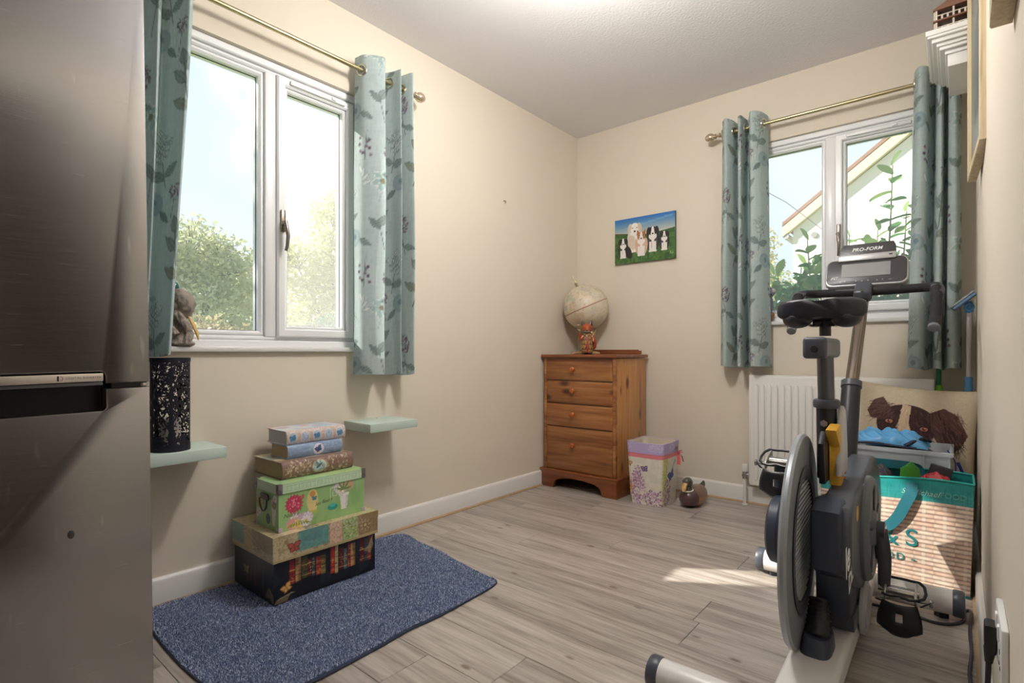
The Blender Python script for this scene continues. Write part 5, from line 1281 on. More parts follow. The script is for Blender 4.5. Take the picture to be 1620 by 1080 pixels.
def cush_pos(sgn):
    def f(U, V):
        u = 2 * U - 1; v = 2 * V - 1; e = np.clip((1 - u * u) * (1 - v * v), 0, 1) ** .38; pin = 1 - .06 * (1 - np.abs(u * v)) * (np.maximum(np.abs(u), np.abs(v)) ** 4)
        return np.stack([u * S_ / 2 * (1 - .07 * (1 - v * v) * np.abs(u) ** 3), sgn * .078 * e, S_ / 2 + v * S_ / 2 * (1 - .07 * (1 - u * u) * np.abs(v) ** 3)], 1)
    return f
m_ = MB(); grid_into(m_, 170, 170, cush_pos(-1), cushion_paint); m_.build('front_cover', M_lin, cu, ang=180, fix=False)
m_ = MB(); grid_into(m_, 30, 30, lambda U, V: cush_pos(1)(1 - U, V), lambda U, V: np.tile(np.array(lin((196, 176, 142))), (U.size, 1))); m_.build('back_cover', M_lin, cu, ang=180, fix=False)

def frosted():
    if 'frosted' in MATS: return MATS['frosted']
    m, n, l, b = nmat('frosted_plastic'); b.inputs['Base Color'].default_value = (.86, .90, .93, 1); b.inputs['Roughness'].default_value = .25
    t = n.new('ShaderNodeBsdfTransparent'); t.inputs['Color'].default_value = (.95, .97, .98, 1); mx = n.new('ShaderNodeMixShader'); mx.inputs[0].default_value = .60
    l.new(b.outputs[0], mx.inputs[1]); l.new(t.outputs[0], mx.inputs[2]); l.new(mx.outputs[0], n['Material Output'].inputs['Surface']); MATS['frosted'] = m; return m
M_fro = frosted(); M_rim = mat('plastic_rim', (226, 230, 232), .3)
cr = thing('storage_crate', 'clear plastic storage crate full of clothes behind the shopping bag', 'crate', (1.908, -.390, 0))
cx, cy, chz = .168, .135, .47
wl_ = MB(); tp = .012
for (a, b) in (((-cx, -cy), (cx, -cy)), ((cx, -cy), (cx, cy)), ((cx, cy), (-cx, cy)), ((-cx, cy), (-cx, -cy))):
    lo_ = [(q[0] * (1 - tp / cx), q[1] * (1 - tp / cy)) for q in (a, b)]
    n_ = Vector((b[1] - a[1], -(b[0] - a[0]), 0)).normalized() * .0025
    vs = [(lo_[0][0], lo_[0][1], .004), (lo_[1][0], lo_[1][1], .004), (b[0], b[1], chz), (a[0], a[1], chz)]; vs += [(x - n_.x, y - n_.y, z) for x, y, z in vs]
    wl_.add(vs, [(0, 1, 2, 3), (7, 6, 5, 4), (3, 2, 6, 7), (0, 3, 7, 4), (1, 0, 4, 5), (2, 1, 5, 6)], smooth=False)
wl_.span((-cx + tp, -cy + tp, .001), (cx - tp, cy - tp, .005))
wl_.build('crate_walls', M_fro, cr)
Mxy = Matrix(((1, 0, 0, 0), (0, 0, 1, 0), (0, 1, 0, 0), (0, 0, 0, 1)))
MB().ring(-cx - .008, cx + .008, -cy - .008, cy + .008, .012, chz - .014, chz + .002, M=Mxy, bev=.002).build('crate_rim', M_fro, cr)
for x in (-cx + .02, .085, cx - .004): MB().span((x - .003, -cy - .004, .02), (x + .003, -cy + .002, chz - .01), .001).build('wall_rib', M_fro, cr)
def lump(name, label, cat, c, sx, sy, h, col, seed, amp=.02, folds=9, rough=.8):
    t = thing(name, label, cat, c); m_ = MB(); rs = np.random.RandomState(seed); ph = rs.uniform(0, 6, 8)
    def pos(U, V):
        u = 2 * U - 1; v = 2 * V - 1; e = np.clip((1 - np.abs(u) ** 3.5) * (1 - np.abs(v) ** 3.5), 0, 1) ** .5
        z = h * e + amp * e * (np.sin(u * folds + v * 3 + ph[0]) * .5 + np.sin(v * folds * .8 - u * 4 + ph[1]) * .35 + np.sin((u + v) * folds * 1.7 + ph[2]) * .25)
        return np.stack([u * sx * (1 - .06 * np.sin(v * 5 + ph[3]) * np.abs(u)), v * sy * (1 - .06 * np.sin(u * 5 + ph[4]) * np.abs(v)), np.maximum(z, .0)], 1)
    n1 = 60; U, V = np.meshgrid(np.linspace(0, 1, n1 + 1), np.linspace(0, 1, n1 + 1)); P = pos(U.ravel(), V.ravel()); w = n1 + 1
    m_.add([tuple(p) for p in P], [(j * w + i, j * w + i + 1, (j + 1) * w + i + 1, (j + 1) * w + i) for j in range(n1) for i in range(n1)])
    m_.add([(-sx, -sy, 0), (sx, -sy, 0), (sx, sy, 0), (-sx, sy, 0)], [(3, 2, 1, 0)])
    o = m_.build('cloth', mat('cloth_%d_%d_%d' % col, col, rough, var=.12, scale=20), t, ang=180); return t
lump('folded_clothes', 'pale pink and grey folded clothes seen through the crate wall', 'clothes', (1.905, -.395, .012), .135, .108, .19, (206, 176, 176), 3)
lump('folded_clothes', 'mint green folded cloth seen through the crate wall', 'clothes', (1.88, -.395, .225), .12, .10, .08, (150, 206, 186), 4)
lump('folded_clothes', 'light blue folded cloth near the top of the crate', 'clothes', (1.90, -.395, .330), .135, .105, .075, (150, 176, 206), 5)
lump('grey_scarf', 'grey cloth tucked under the blue jacket', 'clothes', (1.892, -.395, .430), .132, .105, .032, (130, 130, 146), 6, .010)
jk = lump('blue_jacket', 'shiny sky blue jacket bundled on top of the clear crate', 'jacket', (1.868, -.425, .475), .135, .080, .052, (92, 168, 222), 7, .016, 12, .4)
MB().tube([tuple(v) for v in catmull([(.06, -.075, .006), (.09, -.06, .026), (.12, -.03, .034), (.135, .02, .02)], 20)], .014, 10, flat=.5).build('cuff', mat('navy_cuff', (26, 32, 58), .6), jk)
MB().tube([tuple(v) for v in catmull([(-.12, -.078, .002), (-.05, -.085, .010), (.02, -.085, .004), (.10, -.08, .0)], 24)], .010, 8, flat=.5).build('hem_band', mat('navy_cuff', (26, 32, 58), .6), jk)
sn = thing('blue_strap', 'blue webbing loop hanging over the crate rim', 'strap', (2.085, -.47, .40))
MB().tube([tuple(v) for v in catmull([(-.02, .0, .075), (.004, -.004, .03), (.006, -.008, -.03), (.022, -.006, -.055), (.028, 0, -.02), (.012, .0, .03)], 30)], .006, 8, flat=.4).build('webbing', mat('royal_blue', (40, 60, 150), .5), sn)

# shopping bag
bg = thing('shopping_bag', 'wicker print shopping bag with teal rim and strap behind the exercise bike', 'bag', (1.905, -.665, 0), R(0))
bxw, byw, bh = .225, .100, .397
def bag_paint(f, A, B):
    p = Paint(A, B, (196, 160, 124), .0016); w = A.max()
    r = .0155; row = np.floor(p.Y / r); st = .058; col = np.floor(p.X / st); fy = p.Y / r - row; fx = p.X / st - col
    over = ((row + col) % 2) == 0
    sh = np.sin(PI * fy) ** .6 * (.55 + .45 * np.where(over, np.sin(PI * fx) ** .5, 1 - .45 * np.sin(PI * fx)))
    rs = np.random.RandomState(4); tab = rs.rand(64, 64); tone = tab[(row % 64).astype(int), (col % 64).astype(int)]
    a = np.array(lin((92, 52, 44))); b = np.array(lin((232, 216, 198))); c2 = np.array(lin((198, 140, 114)))
    base = b * (.55 + .45 * tone[:, None]) + c2 * (.45 - .45 * tone[:, None]); p.c = a * (1 - sh[:, None]) + base * sh[:, None]
    k = np.abs(fx - .5) < .08; kk = k & ~over; p.c[kk] = np.array(lin((214, 200, 186))) * (.6 + .4 * np.sin(PI * fy[kk])[:, None])
    if f in 'xXyY':
        T = (30, 128, 128); p.rect(-1, 2, .322, 1, T); kb = np.nonzero(p.Y > .322)[0]; keepc = p.c.copy(); p.noise(500, 60, 2, (52, 146, 144), .6); keepc[kb] = p.c[kb]; p.c = keepc
        kz = p.Y < .345; 
        if f == 'y':
            t2 = Paint(A, B, T, .0016)
            for q in range(int(w / .006)): p.line([(q * .006, .324), (q * .006, .36)], .0011, (84, 170, 166), .5)
            for q in range(6): p.line([(0, .327 + .006 * q), (w, .327 + .006 * q)], .0009, (84, 170, 166), .5)
        p.rect(-1, 2, .382, 1, (36, 140, 136))
        p.rect(-1, 2, -.01, .010, (30, 110, 108))
    return p.c
m_ = MB()
def bag_warp(P):
    z = P[:, 2]; q = z / bh; P = P.copy(); bul = np.sin(PI * np.clip(q, 0, 1)) * .012
    P[:, 0] *= (1 + .05 * q) ; P[:, 1] = P[:, 1] * (1 + .02 * q) + np.sign(P[:, 1]) * bul * (np.abs(P[:, 1]) > byw * .98) * np.cos(P[:, 0] / bxw * PI / 2.4)
    P[:, 2] = z + .010 * q ** 4 * np.sin(P[:, 0] * 11) ; return P
for f, w, h, fn in (('y', 2 * bxw, bh, lambda A, B: (-bxw + A, -byw + 0 * A, B)), ('X', 2 * byw, bh, lambda A, B: (bxw + 0 * A, -byw + A, B)), ('Y', 2 * bxw, bh, lambda A, B: (bxw - A, byw + 0 * A, B)), ('x', 2 * byw, bh, lambda A, B: (-bxw + 0 * A, byw - A, B))):
    r = .0024 if f in 'yX' else .006; nu_, nv_ = int(w / r), int(h / r)
    grid_into(m_, nu_, nv_, lambda U, V: bag_warp(np.stack(fn(U * w, V * h), 1)), lambda U, V: bag_paint(f, U * w, V * h))
bo = m_.build('bag_sides', print_mat('woven_bag_print', .35, coat=.3), bg, ang=50, fix=False)
MB().span((-bxw + .002, -byw + .002, .001), (bxw - .002, byw - .002, .006)).build('bag_base', mat('bag_teal', (30, 118, 118), .5), bg)
MB().span((-bxw * 1.03 + .006, -byw * 1.0 + .006, .365), (-bxw * 1.03 + .008, byw * 1.0 - .006, .392)).build('lining', mat('bag_teal', (30, 118, 118), .5), bg)
rimp = []
for (a, b) in (((-1, -1), (1, -1)), ((1, -1), (1, 1)), ((1, 1), (-1, 1)), ((-1, 1), (-1, -1))):
    for k in range(12): rimp.append(((a[0] + (b[0] - a[0]) * k / 12) * bxw * 1.05, (a[1] + (b[1] - a[1]) * k / 12) * byw * 1.02, bh + .010 * math.sin((a[0] + (b[0] - a[0]) * k / 12) * bxw * 11)))
MB().tube(rimp, .0035, 8, closed=True).build('rim_binding', mat('bag_teal_bright', (40, 160, 156), .45), bg)
M_strap = mat('strap_teal', (28, 104, 118), .6, bump=.3, bscale=400)
def ribbon(path, w, th=.0016):
    P = [Vector(p) for p in path]; vs = []; fs = []
    for i, p in enumerate(P):
        t = (P[min(i + 1, len(P) - 1)] - P[max(i - 1, 0)]).normalized(); s_ = t.cross(Vector((0, -1, 0))).normalized() * w / 2; n_ = Vector((0, -th / 2, 0))
        vs += [p - s_ - n_, p + s_ - n_, p + s_ + n_, p - s_ + n_]
    for i in range(len(P) - 1):
        for j in range(4): fs.append((i * 4 + j, i * 4 + (j + 1) % 4, i * 4 + 4 + (j + 1) % 4, i * 4 + 4 + j))
    return MB().add(vs, fs)
ribbon(catmull([(.062, -.106, .385), (.060, -.116, .35), (.044, -.122, .31), (.020, -.124, .255), (-.012, -.123, .215), (-.055, -.120, .215), (-.085, -.117, .26), (-.100, -.113, .33), (-.105, -.106, .385)], 40), .036).build('strap', M_strap, bg)
ribbon(catmull([(.075, .094, .36), (.073, .098, .40), (.05, .090, .412), (-.02, .080, .416), (-.09, .090, .412), (-.105, .098, .40), (-.105, .094, .36)], 40), .034).build('strap', M_strap, bg)
M_tealtxt = mat('teal_print', (26, 112, 118), .5); M_paletxt = mat('pale_print', (176, 214, 208), .5)
yb = -byw - .0135
for ch_, x, z, s_ in (('M', -.072, .172, .088), ('&', -.006, .177, .096), ('S', .061, .181, .090)):
    text_obj('lettering', ch_, s_, frame_m((x, yb + .0, z), (1, 0, 0), (0, 0, 1)), M_tealtxt, bg, .0006)
for ch_, x in (('-', -.10), ('F', -.066), ('O', -.034), ('O', -.006), ('D', .027), ('-', .066)):
    text_obj('lettering', ch_, .036 if ch_ != '-' else .05, frame_m((x, yb + .002, .104 + (x + .1) * .02), (1, 0, 0), (0, 0, 1)), M_tealtxt, bg, .0006)
text_obj('lettering', 'St Michael', .027, frame_m((.085, -byw * 1.02 - .0045, .353), (1, 0, 0), (0, 0, 1)), M_paletxt, bg, .0005, shear=.35, bold=-.0003)
text_obj('lettering', 'FOOD', .026, frame_m((.180, -byw * 1.02 - .0045, .353), (1, 0, 0), (0, 0, 1)), mat('faint_print', (90, 166, 162), .5), bg, .0005)
# contents peeping out of the bag
def item(name, label, cat, loc, build, m):
    t = thing(name, label, cat, loc); mb = MB(); build(mb); mb.build('body', m, t); return t
for k, (x, y, c, lab) in enumerate(((1.79, -.712, (188, 44, 46), 'crumpled red packet poking out of the wicker print bag'), (1.850, -.618, (60, 56, 66), 'dark rolled garment in the wicker print bag'), (2.03, -.655, (170, 36, 42), 'red cloth corner beside the green packet in the bag'))):
    lump('packed_item', lab, 'bag contents', (x, y, .30), .058, .045, .105, c, 20 + k, .012, 7, .5)
item('green_packet', 'bright green and black packet sticking up in the wicker print bag', 'packet', (1.955, -.66, .31), lambda mb: mb.prism([(-.035, 0), (.035, 0), (.030, .11), (.004, .135), (-.03, .105)], -.008, .008, M=frame_m((0, 0, 0), (1, .2, 0), (0, 0, 1)), bevel=.003), mat('packet_green', (70, 150, 50), .35, var=.4, scale=40))
item('black_box', 'small black carton in the wicker print bag', 'carton', (2.035, -.60, .30), lambda mb: mb.box((0, 0, .065), (.07, .03, .13), .002, rot=Matrix.Rotation(R(14), 4, 'Y')), mat('carton_black', (46, 42, 46), .5))

# ================================================================== EXERCISE BIKE
bk = thing('exercise_bike', 'indoor training bike with drop handlebars, grey flywheel disc and white base', 'exercise bike', (1.805, -1.45, 0), R(.5))
K_blk = mat('bike_black', (30, 32, 38), .35); K_grey = mat('bike_dark_grey', (74, 78, 88), .38, var=.05, scale=40); K_gry2 = mat('bike_mid_grey', (112, 116, 124), .4); K_wht = mat('bike_white', (226, 224, 222), .3, coat=.2)
K_disc = mat('flywheel_grey', (158, 164, 170), .32, .3); K_ylw = mat('bike_yellow', (226, 176, 66), .4); K_stl = mat('bike_steel', (176, 172, 170), .25, 1.0); K_rub = mat('bar_tape', (26, 25, 28), .75, bump=.5, bscale=250); K_alu = mat('pedal_alloy', (200, 196, 190), .3, .8)
YZ = Matrix(((0, 0, 1, 0), (1, 0, 0, 0), (0, 1, 0, 0), (0, 0, 0, 1)))      # prism polygon (y,z) extruded along x
# base beam, stabilisers
pr = [(-.49, .035), (.49, .035), (.49, .085), (.30, .10), (-.02, .105), (-.30, .10), (-.47, .085), (-.49, .07)]
MB().prism(pr, -.045, .075, M=YZ, bevel=.016, seg=4).build('base_beam', K_wht, bk)
def stabiliser(name, y, hx, r):
    s = MB().cyl((-hx + .03, y, r + .012), (hx - .03, y, r + .012), r, n=28).build(name, K_wht, bk)
    for sg in (-1, 1):
        MB().cyl((sg * (hx - .034), y, r + .012), (sg * hx, y, r + .012), r + .0025, n=28, bevel=.008).build('end_cap', K_grey, s)
        MB().cyl((sg * (hx - .06), y, 0.0), (sg * (hx - .06), y, .016), .02, n=18).build('foot', K_blk, s)
stabiliser('front_stabiliser', .475, .315, .040)
stabiliser('rear_stabiliser', -.49, .32, .037)
# flywheel disc with louvred centre
DC = (-.035, -.165, .365)
Dm = Matrix.Translation(DC) @ Matrix.Rotation(R(3.0), 4, 'Z') @ Matrix.Rotation(R(90), 4, 'Y')      # lathe axis -> +x
RD = .280
fw = MB().lathe([(.0001, -.006), (.175, -.006), (.20, -.010), (RD - .006, -.010), (RD, -.004), (RD, .004), (RD - .006, .010), (.200, .010), (.178, .004), (.0001, .004)], 96, M=Dm).build('flywheel_disc', K_disc, bk)
MB().lathe([(.180, .004), (.196, .012), (.186, .015), (.168, .010), (.165, .004)], 72, M=Dm).build('inner_ring', K_grey, fw)
lv = None
for k in range(24):
    yy = -.15 + .0128 * k; hh = math.sqrt(max(0, .158 ** 2 - yy * yy))
    for (a, b) in ((-hh, hh),):
        m_ = MB().box((0, 0, 0), (.004, 2 * hh, .0058), .001, M=Matrix.Translation(DC) @ Matrix.Rotation(R(3.0), 4, 'Z') @ Matrix.Translation((.0065, 0, yy)) @ Matrix.Rotation(R(18), 4, 'Y')).build('louvre', mat('louvre_grey', (176, 180, 186), .4), fw)
MB().lathe([(.163, .003), (.163, .006), (.158, .006), (.158, .003)], 60, M=Dm).build('louvre_rim', K_blk, fw)
# left-hand cover behind the disc
Lm = Matrix.Translation((-.045, -.01, .33)) @ Matrix.Rotation(R(-90), 4, 'Y')
MB().lathe([(.101, .0), (.101, .055), (.098, .060), (.098, .064), (.101, .068), (.098, .092), (.088, .099), (.0001, .101)], 48, M=Lm).build('left_cover', mat('bike_navy_grey', (56, 64, 80), .38), bk)
# right-hand housing
hp = [(-.20, .30), (-.215, .34), (-.215, .435), (-.19, .470), (-.08, .486), (.30, .522), (.36, .522), (.50, .43), (.54, .34), (.50, .23), (.30, .17), (.10, .17), (-.05, .22), (-.16, .285)]
hs_ = MB().prism(hp, .012, .088, M=YZ, bevel=.014, seg=4).build('main_housing', K_grey, bk)
MB().prism([(-.225, .312), (-.225, .462), (-.16, .484), (.02, .46), (.06, .38), (.0, .28), (-.16, .276)], -.004, .070, M=YZ, bevel=.016, seg=4).build('rear_pod', mat('bike_navy_grey', (56, 64, 80), .38), bk)
MB().prism([(-.11, .15), (-.13, .29), (.12, .29), (.12, .15)], -.008, .074, M=YZ, bevel=.010, seg=3).build('motor_box', mat('bike_navy_grey', (56, 64, 80), .38), bk)
MB().prism([(-.085, .112), (-.10, .156), (.12, .156), (.12, .112)], .010, .080, M=YZ, bevel=.004).build('motor_tray', K_grey, bk)
# crank cover, cranks, pedals
CC = (.10, .352)
Cm = Matrix.Translation((.086, CC[0], CC[1])) @ Matrix.Rotation(R(90), 4, 'Y')
MB().lathe([(.150, .0), (.150, .010), (.143, .018), (.132, .022), (.125, .018), (.060, .018), (.045, .026), (.0001, .028)], 64, M=Cm).build('crank_cover', K_gry2, bk)
for k in range(5):
    a = k * 2 * PI / 5 + .3
    MB().box((.106, CC[0] + .09 * math.cos(a), CC[1] + .09 * math.sin(a)), (.006, .075, .022), .003, rot=Matrix.Rotation(a, 4, 'X')).build('cover_spoke', K_grey, bk)
MB().cyl((-.15, CC[0], CC[1]), (.135, CC[0], CC[1]), .014, n=16).build('crank_axle', K_stl, bk)
def crank(sg):
    x0 = .118 * sg if sg > 0 else -.135
    p = [(x0, CC[0], CC[1]), (x0 + .012 * sg, CC[0], CC[1] - sg * .08), (x0 + .012 * sg, CC[0] - .005, CC[1] - sg * .165)]
    MB().tube([tuple(v) for v in catmull(p, 12)], [.021 - .006 * i / 11 for i in range(12)], 14, flat=.6).cyl((x0 - .008 * sg, CC[0], CC[1]), (x0 + .014 * sg, CC[0], CC[1]), .024, n=20).build('crank_arm', K_grey, bk)
crank(1); crank(-1)
def pedal(x0, sg, z, tilt):
    y = CC[0] - .005; M = Matrix.Translation((x0, y, z)) @ Matrix.Rotation(tilt, 4, 'X')
    q = MB(); q.cyl((0, 0, 0), (sg * .095, 0, 0), .009, n=14, M=M)
    p = q.build('pedal', K_stl, bk)
    m_ = MB()
    for xx in (.018, .088): m_.prism([(-.042, -.010), (.042, -.010), (.046, .010), (.030, .016), (-.030, .016), (-.046, .010)], sg * xx - .003, sg * xx + .003, M=M @ YZ, bevel=.001)
    m_.box((sg * .053, 0, 0), (.070, .030, .014), .004, M=M); m_.build('pedal_body', K_alu, p)
    c = MB()
    for yy in (-.046, .046):
        c.tube([(sg * .012, yy, .012), (sg * .03, yy * 1.08, .010), (sg * .053, yy, .013), (sg * .075, yy * 1.08, .010), (sg * .094, yy, .012)], .004, 8, M=M)
    c.tube([(sg * .094, -.046, .012), (sg * .106, -.03, .010), (sg * .110, 0, .008), (sg * .106, .03, .010), (sg * .094, .046, .012)], .004, 8, M=M)
    c.build('toothed_cage', K_blk, p)
    # toe clip: curved scoop hanging on the far side of the pedal, plus its strap
    t = MB(); vs = []; fs = []
    for i in range(9):
        v = i / 8; 
        for j in range(13):
            u = j / 12 * 2 - 1; w = .040 + .012 * math.sin(v * PI * .8) - .02 * max(0, v - .75) * 4 * abs(u) ** 2
            vs.append((sg * .053 + u * w, -.050 - .020 * math.sin(v * 2.2) - .012 * (1 - u * u), -.004 - .088 * v + .010 * (u * u) * (v > .9)))
    for i in range(8):
        for j in range(12):
            if i in (2, 3) and j in (5, 6): continue
            fs.append((i * 13 + j, i * 13 + j + 1, i * 13 + 14 + j, i * 13 + 13 + j))
    t.add(vs, fs, M=M); tc = t.build('toe_clip', K_blk, p, ang=60); s_ = tc.modifiers.new('thickness', 'SOLIDIFY'); s_.thickness = .004
    st = MB().tube([tuple(v) for v in catmull([(sg * .02, -.048, -.012), (sg * .0, -.02, -.024), (sg * .05, .01, -.03), (sg * .11, .0, -.02), (sg * .122, -.02, .0), (sg * .10, -.045, -.006)], 40)], .006, 8, M=M, flat=.3).build('toe_strap', K_blk, p)
    MB().box((sg * .122, -.02, -.004), (.008, .016, .016), .002, M=M).build('buckle', K_stl, p)
pedal(.116, 1, CC[1] - .165, R(12))
pedal(-.092, -1, CC[1] + .165, R(20))
# incline boot and bellows
bm_ = MB(); lev = [(.070, .039, .070), (.082, .039, .069), (.128, .033, .055), (.136, .030, .050)]; vs = []; fs = []; nn = 36
for (z, a, b) in lev:
    for j in range(nn):
        t = 2 * PI * j / nn; cs, sn_ = math.cos(t), math.sin(t); e = .6
        vs.append((.012 + a * math.copysign(abs(cs) ** e, cs), -.215 + (z - .07) * .35 + b * math.copysign(abs(sn_) ** e, sn_), z))
for i in range(len(lev) - 1):
    for j in range(nn): fs.append((i * nn + j, i * nn + (j + 1) % nn, (i + 1) * nn + (j + 1) % nn, (i + 1) * nn + j))
fs.append(tuple((len(lev) - 1) * nn + j for j in range(nn))); bm_.add(vs, fs).build('actuator_boot', mat('bike_navy_grey', (56, 64, 80), .38), bk)
pts = []; rr = []
for k in range(8):
    z = .130 + .0090 * k; y = -.195 + .008 * k
    pts += [(.012 - .001 * k, y, z), (.012 - .001 * k, y, z + .0035), (.012 - .001 * k, y + .002, z + .0060), (.012 - .001 * k, y + .003, z + .008)]; r = .033 - .0012 * k; rr += [r - .004, r, r, r - .006]
MB().tube(pts, rr, 22).build('bellows', K_blk, bk)
Pm = Matrix.Translation((.080, .075, .128)) @ Matrix.Rotation(R(90), 4, 'Y')
MB().lathe([(.078, .0), (.078, .008), (.072, .012), (.062, .012), (.060, .016), (.030, .018), (.0001, .018)], 48, M=Pm).build('pivot_cover', mat('pivot_pale_grey', (190, 190, 194), .4), bk)
# seat column
MB().cyl((.0, .015, .50), (.0, .0, .715), .0265, n=24).build('seat_tube', K_blk, bk)
MB().cyl((.0, .0, .706), (.0, -.001, .732), .034, n=24, bevel=.006).build('seat_collar', K_grey, bk)
MB().cyl((.0, -.027, .665), (.0, -.042, .665), .010, n=6).cyl((0, -.040, .665), (0, -.0425, .665), .006, n=12).build('clamp_bolt', K_stl, bk)
MB().tube([(.0, .0, .70), (.0, -.022, .865)], .0215, 24, flat=.85).build('seat_post', mat('post_grey_metal', (104, 106, 114), .3, .8), bk)
sl = MB().box((.0, -.055, .880), (.056, .225, .056), .012, 3).build('saddle_slider', K_gry2, bk)
MB().box((.0, -.170, .880), (.058, .02, .058), .010, 3).build('slider_end_cap', K_grey, sl)
MB().cyl((0, -.178, .876), (0, -.183, .876), .009, n=16).build('slider_bolt', K_blk, sl)
MB().cyl((.0, -.02, .915), (.0, -.02, .968), .015, n=18).build('saddle_pin', K_blk, bk)
MB().cyl((-.03, -.02, .955), (.03, -.02, .955), .013, n=16).build('saddle_clamp', K_blk, bk)
# saddle: broad two-lobed back narrowing to a nose
vs = []; fs = []; nr, nc = 30, 34
def hw(t): return .026 + .086 * (1 / (1 + math.exp((t - .42) * 13)))
for i in range(nr + 1):
    t = i / nr; y = -.125 + .275 * t; w = hw(t) * (math.sin(min(1, (t + .012) * 9) * PI / 2) ** .45) * (math.sin(min(1, (1.012 - t) * 12) * PI / 2) ** .5)
    for j in range(nc):
        a = 2 * PI * j / nc; c_, s_ = math.cos(a), math.sin(a); xx = w * math.copysign(abs(c_) ** .75, c_)
        lobes = .010 * (1 - t) * (abs(xx) / .10) - .006 * math.exp(-(xx / .025) ** 2); zz = .988 + (.026 + lobes if s_ > 0 else .036 * (.60 + .40 * abs(xx) / max(w, .01) * (t < .5))) * math.copysign(abs(s_) ** .6, s_) - .008 * t
        vs.append((xx, y, zz))
for i in range(nr):
    for j in range(nc): fs.append((i * nc + j, i * nc + (j + 1) % nc, (i + 1) * nc + (j + 1) % nc, (i + 1) * nc + j))
fs.append(tuple(range(nc))); fs.append(tuple(nr * nc + j for j in range(nc)))
sd = MB().add(vs, fs).build('saddle', mat('saddle_vinyl', (34, 34, 42), .3, bump=.15, bscale=400), bk, ang=70)
for s_ in (-1, 1):
    MB().sphere((s_ * .060, -.080, .962), (.038, .044, .026), 20, 10).build('saddle_elastomer', K_blk, sd)
    MB().tube([tuple(v) for v in catmull([(s_ * .05, -.09, .962), (s_ * .032, -.05, .945), (s_ * .022, .02, .948), (s_ * .016, .10, .972)], 16)], .0035, 8).build('saddle_rail', K_stl, sd)
# front column, bars
MB().tube([(.0, .36, .47), (.0, .50, .748)], [.032, .030], 28, flat=.9).build('front_sleeve', K_blk, bk)
MB().tube([(.0, .497, .740), (.0, .507, .760)], .033, 28).build('front_collar', K_grey, bk)
MB().tube([(.0, .49, .735), (.0, .845, 1.105)], .0215, 24).build('front_post', mat('post_bronze_steel', (150, 138, 128), .22, 1.0), bk)
MB().box((.0, .835, 1.115), (.062, .085, .055), .014, 3, rot=Matrix.Rotation(R(35), 4, 'X')).build('stem', K_grey, bk)
MB().cyl((0, .79, 1.118), (0, .785, 1.118), .005, n=12).build('stem_bolt', K_stl, bk)
BX = .012
def bar(sg):
    p = [(BX, .86, 1.118), (BX + sg * .06, .86, 1.119), (BX + sg * .14, .86, 1.121), (BX + sg * .195, .852, 1.121), (BX + sg * .222, .80, 1.117), (BX + sg * .228, .73, 1.104), (BX + sg * .228, .67, 1.07)]
    MB().tube([tuple(v) for v in catmull(p, 46)], .0175, 16).build('handlebar', K_rub, bk)
    d = [(BX + sg * .226, .71, 1.10), (BX + sg * .227, .66, 1.06), (BX + sg * .226, .61, .995), (BX + sg * .222, .56, .955)]
    h = MB().tube([tuple(v) for v in catmull(d, 24)], [.019, .0185, .018, .0175, .017, .017] * 4, 16).build('drop_grip', K_rub, bk)
    MB().cyl((BX + sg * .222, .565, .959), (BX + sg * .2215, .553, .950), .0172, n=18, bevel=.003).build('bar_end_plug', K_gry2, h)
    MB().tube([(BX + sg * .227, .78, 1.114), (BX + sg * .229, .72, 1.098), (BX + sg * .229, .68, 1.074)], [.0185, .022, .019], 16).build('brake_hood', K_blk, bk)
    MB().tube([tuple(v) for v in catmull([(BX + sg * .236, .71, 1.09), (BX + sg * .245, .69, 1.05), (BX + sg * .244, .67, .995)], 14)], .006, 8).build('brake_lever', K_blk, bk)
bar(1); bar(-1)
MB().span((BX - .12, .845, 1.110), (BX + .12, .885, 1.136), .010, 3).build('bar_clamp', K_blk, bk)
# console facing the rider, tilted back
Tm = Matrix.Translation((.002, .875, 1.143)) @ Matrix.Rotation(R(-22), 4, 'X')     # local x right, z up the face, -y to the rider
co = MB(); cwid, chgt = .147, .132
def rrect(w, h, r, z0=0): 
    P = []
    for cx_, cz_, s_ in ((w - r, z0 + r, -PI / 2), (w - r, z0 + h - r, 0), (-w + r, z0 + h - r, PI / 2), (-w + r, z0 + r, PI)):
        for k in range(7): t = s_ + PI / 2 * k / 6; P.append((cx_ + r * math.cos(t), cz_ + r * math.sin(t)))
    return P
XZ = Matrix(((1, 0, 0, 0), (0, 0, 1, 0), (0, 1, 0, 0), (0, 0, 0, 1)))
con = MB().prism(rrect(cwid, chgt, .030), -.008, .022, M=Tm @ XZ, bevel=.006, seg=3).build('console', mat('console_silver', (176, 176, 178), .35, .5), bk)
MB().prism(rrect(cwid - .006, chgt - .014, .026, .009), -.0105, -.006, M=Tm @ XZ, bevel=.002).build('console_face', mat('console_charcoal', (62, 60, 64), .35), con)
MB().prism(rrect(.086, .062, .002, .043), -.0118, -.010, M=Tm @ XZ).build('screen', mat('lcd_grey', (132, 132, 132), .3), con)
M_ctx = mat('console_print', (214, 212, 210), .5)
fm = lambda x, z: Tm @ frame_m((x, -.0112, z), (1, 0, 0), (0, 0, 1))
text_obj('lettering', 'iFIT', .017, fm(-.112, .040), M_ctx, con, .0003, shear=.2, bold=.0002)
for k, (x, s_) in enumerate(((-.108, '---'), (-.088, 'v'), (-.072, '^'), (-.032, '>'), (-.011, 'o'), (.011, '<'), (.042, 'v'), (.060, '^'), (.086, '---'))):
    text_obj('button_mark', s_, .011, fm(x, .0215), M_ctx, con, .0002)
T2 = Matrix.Translation((.004, .915, 1.255)) @ Matrix.Rotation(R(-16), 4, 'X')
